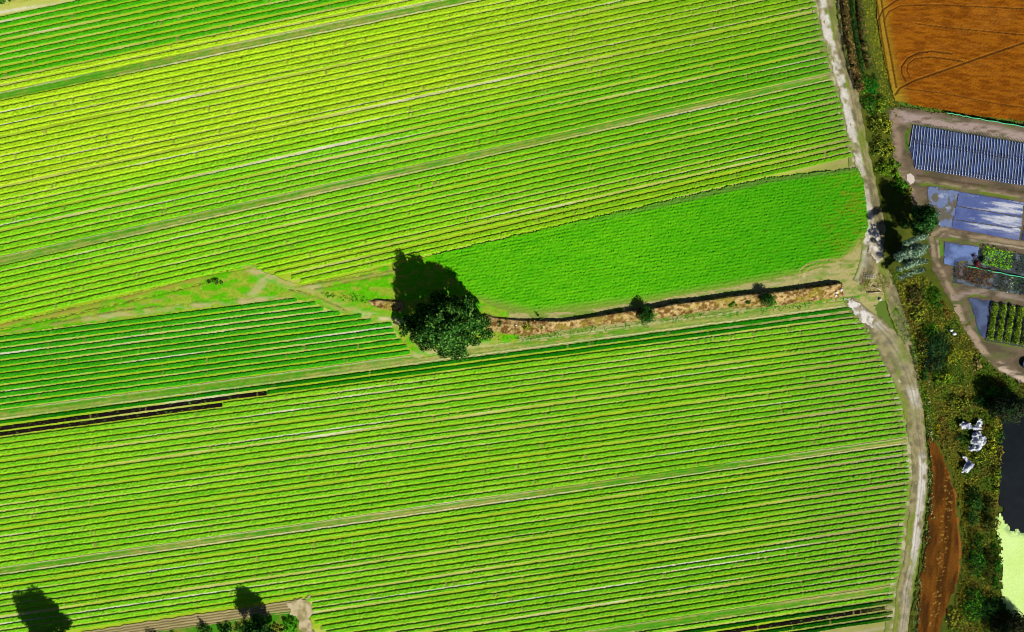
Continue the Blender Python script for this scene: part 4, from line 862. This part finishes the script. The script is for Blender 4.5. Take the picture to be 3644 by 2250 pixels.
SB = [(3335, 1225, 4.6, 4.6, 3.4, [K(34, 66, 34), K(24, 48, 28), K(50, 90, 50)], 'large dark green bush below the two white sacks'), (3392, 1265, 2.6, 3.4, 2.2, YP, 'olive bush between the large dark bush and the lane'),
      (3330, 1290, 4.0, 3.0, 2.4, [K(40, 74, 46), K(30, 56, 36)], 'dark blue-green bush below the large dark bush'), (3315, 1175, 2.4, 2.4, 2.0, GP, 'bright green bush above the large dark bush'),
      (3285, 1230, 1.6, 4.4, 2.0, BR + YP, 'brownish bush strip right of the lower farm track'), (3360, 1345, 4.4, 2.2, 1.8, GP + YP, 'wide green bush where the scrub meets the lane bend'),
      (3478, 1298, 1.3, 2.6, .9, [K(206, 186, 120), K(170, 150, 80)], 'pale straw-coloured bush beside the lane bend'), (3290, 1330, 1.4, 2.6, 1.6, DP, 'dark bush by the track at the lower left of the scrub'),
      (3330, 1070, 2.4, 4.0, 1.6, [K(70, 130, 30), K(50, 100, 26)], 'green bush left of the lane below the conifer'), (3262, 1050, 3.2, 3.4, 1.8, BR + DP, 'brown and dark bush below the conifer'),
      (3270, 1120, 2.6, 3.4, 1.6, YP + DP, 'olive bush in the scrub left of the lane fork'), (3342, 1120, 1.6, 1.8, 1.2, BR[:2] + GP, 'reddish-brown bush just left of the lane fork'),
      (3560, 1402, 5.4, 2.4, 1.8, GP, 'green bush under the lane near the pond'), (3505, 1430, 3.6, 2.2, 1.8, DP, 'dark bush between the pond tree and the white plastic heap'),
      (3420, 1430, 5.0, 2.4, 1.5, YP + DP, 'olive bush above the white plastic heap'), (3420, 1560, 1.6, 1.6, 1.2, DP, 'dark hollow bush left of the white plastic heap'),
      (3490, 1620, 2.4, 4.6, 2.0, DP + YP, 'dark bush right of the lower white plastic'), (3530, 1560, 1.4, 6.5, 1.7, YP, 'long yellowish bush along the pond bank'),
      (3548, 1700, 1.2, 5.0, 1.5, YP + GP, 'yellow-green bush on the pond bank by the dark water'), (3470, 1800, 2.4, 7.0, 2.6, DP, 'long dark bush between the brown strip and the dark water'),
      (3520, 1830, 2.2, 6.0, 2.4, [K(60, 80, 30), K(80, 90, 36), K(40, 56, 24)], 'long olive bush between the dark bush and the pond'), (3480, 1980, 2.8, 7.0, 3.0, DP + GP[:1], 'dark green thicket level with the top of the pale pond weed'),
      (3520, 2010, 2.0, 6.5, 2.4, [K(84, 90, 34), K(50, 64, 26)], 'olive thicket left of the green reed bed'), (3548, 2020, 1.3, 7.5, 2.2, [K(40, 120, 26), K(30, 90, 20), K(60, 140, 36)], 'bright green reed bed at the edge of the pale pond weed'),
      (3470, 2150, 3.6, 5.4, 2.8, GP + DP, 'green thicket at the bottom right by the brown strip'), (3530, 2170, 4.2, 4.4, 3.0, DP, 'dark thicket under the green reed bed'),
      (3400, 2200, 3.2, 3.6, 1.4, YP + BR[:1], 'yellowish bush at the lower tip of the brown strip')]
for i, (bx, by, rx, ry, h, pal, lab) in enumerate(SB):
    gx, gy = under(bx, by, h * .5); make_bush('bush', gx, gy, rx, ry, h, int(60 * rx * ry), .5, pal, lab, seed=110 + i)
gx, gy = under(3612, 1450, 5)
make_tree('broadleaf_tree', gx, gy, lumpy(4.8, 4.0, 1.2, 7.0, 14, 1.8, 61), 4200, .6, [K(60, 66, 50), K(40, 56, 40), K(84, 86, 62), K(40, 80, 36)], 'grey-green tree leaning over the top of the dark pond', 'tree', trunk_r=.25)
gx, gy = under(3612, 2240, 4)
make_tree('broadleaf_tree', gx, gy, lumpy(6.0, 3.6, 1.0, 5.6, 16, 1.8, 62), 4600, .6, [K(66, 66, 44), K(44, 52, 34), K(90, 84, 56), K(40, 70, 32)], 'brownish tree at the bottom right corner below the pale pond weed', 'tree', trunk_r=.25)
# bare brown strip
BST_ = [(3300, 1545), (3335, 1590), (3360, 1640), (3380, 1690), (3399, 1760), (3408, 1850), (3415, 1950), (3411, 2050), (3389, 2120), (3353, 2200), (3325, 2290), (3250, 2290), (3258, 2240), (3271, 2100), (3284, 2000), (3301, 1860), (3317, 1690)]
def bare_col(x, y):
    u = x - np.interp(y, [1545, 1690, 1860, 2000, 2100, 2290], [3300, 3317, 3301, 3284, 3271, 3250]); f = fbm(u * .06, y * .012, 271, 4)
    c = mixc(K(112, 70, 24), K(74, 46, 18), sst(.3, .7, f)); sp = (vn(u * .12, y * .2, 272) > .72) & (np.abs(u - 62) < 18) & (rng.uniform(0, 1, x.shape) > .45); c = np.where(sp[:, None], K(146, 112, 50), c)
    c = mixc(c, K(170, 110, 50), sst(7, 2, dist(x, y, [(3380, 1690), (3399, 1760), (3408, 1850), (3415, 1950), (3411, 2050)])) * .6)
    return c * (.8 + .4 * rng.uniform(0, 1, x.shape))[:, None]
patch('bare_strip', BST_, .24, .2, bare_col, lambda x, y: .14 * fbm(x * .14, y * .03, 273, 3) + .04 * rng.uniform(0, 1, x.shape), M_soil, edge=5)
o = cover('weeds', [(3288, 1330), (3300, 1330), (3310, 1450), (3318, 1560), (3322, 1700), (3312, 1850), (3294, 2000), (3276, 2120), (3258, 2280), (3236, 2280), (3258, 2120), (3276, 2000), (3296, 1850), (3304, 1700), (3300, 1560)], 9, .45, lambda x, y: .7 * sst(.35, .6, vn(x * .12, y * .12, 274)) + .05, lambda x, y: pick([K(130, 160, 90), K(60, 90, 36), K(180, 196, 140), K(40, 70, 26)], len(x)))
tag(o, 'pale speckled weeds growing in a line along the right side of the farm track', 'weeds', kind='stuff')
o = cover('green_grass', [(3232, 1180), (3240, 1170), (3256, 1230), (3276, 1320), (3296, 1400), (3330, 1500), (3348, 1560), (3330, 1560), (3296, 1470), (3268, 1380)], 12, .35, lambda x, y: .35 + 0 * x, lambda x, y: pick([K(90, 170, 20), K(120, 150, 30), K(70, 130, 20)], len(x)))
tag(o, 'narrow bright green grass line between the track and the scrub', 'grass', kind='stuff')
make_bush('shrub', 3334, 1522, .7, 1.6, .8, 130, .35, [K(210, 190, 20), K(180, 160, 20)], 'bright yellow shrub at the upper tip of the brown strip', seed=151)
# white plastic
def S6(p): return [(3200 + a / 2.16, 1340 + b / 2.16) for a, b in p]
def heap(poly, label, h=.9):
    poly = np.array(poly); cx, cy = poly.mean(0)
    zf = lambda x, y: .35 + h * (1 - np.abs(2 * fbm(x * .07, y * .07, 281, 3) - 1) * 2.2).clip(0, 1) * (.4 + .6 * sst(0, 10, dist(x, y, np.vstack([poly, poly[:1]])))) + .25 * rng.uniform(0, 1, x.shape)
    cf = lambda x, y: mixc(K(214, 218, 226), K(120, 130, 160), sst(.45, .65, fbm(x * .14, y * .09, 282, 3)) * .8)
    o = patch('plastic_sheeting', poly, .26, .5, cf, zf, M_sheet, edge=2.5, escale=.12, kind=None); return tag(o, label, 'plastic sheeting', 'crumpled white plastic by the pond')
heap(S6([(445, 365), (470, 345), (530, 355), (545, 380), (575, 365), (590, 310), (610, 340), (625, 345), (610, 400), (570, 415), (540, 395), (470, 400)]), 'uppermost crumpled white plastic with two pointed arms')
heap(S6([(535, 430), (590, 415), (640, 460), (648, 500), (580, 572), (560, 560), (530, 570), (515, 545), (555, 520), (530, 510)]), 'largest crumpled white plastic in the middle of the three', 1.2)
heap(S6([(458, 600), (500, 615), (512, 640), (555, 665), (540, 700), (500, 742), (490, 725), (462, 735), (485, 680), (498, 650), (470, 625)]), 'lowest crumpled white plastic nearest the brown strip')
# pond
patch('pond_water', [(3558, 1500), (3600, 1470), (3740, 1470), (3740, 1910), (3600, 1900), (3572, 1860), (3556, 1790), (3552, 1640)], .6, .28, lambda x, y: mixc(K(14, 20, 26), K(24, 32, 36), fbm(x * .02, y * .02, 291, 3)), None, M_water, edge=5)
o = patch('duckweed', [(3540, 1840), (3556, 1826), (3572, 1862), (3596, 1884), (3640, 1892), (3740, 1894), (3740, 2290), (3660, 2240), (3612, 2204), (3580, 2160), (3560, 2110), (3560, 1960), (3546, 1900)], .5, .32, lambda x, y: mixc(mixc(K(220, 248, 160), K(206, 240, 136), fbm(x * .02, y * .015, 292, 4)), K(120, 150, 110), .8 * sst(30, 2, dist(x, y, [(3572, 1862), (3596, 1884), (3640, 1892), (3740, 1894)])) * sst(.4, .6, fbm(x * .12, y * .12, 293, 3))), None, M_grass, edge=6, kind='stuff')
tag(o, 'pale yellow-green pond weed covering the lower part of the pond', 'pond weed')
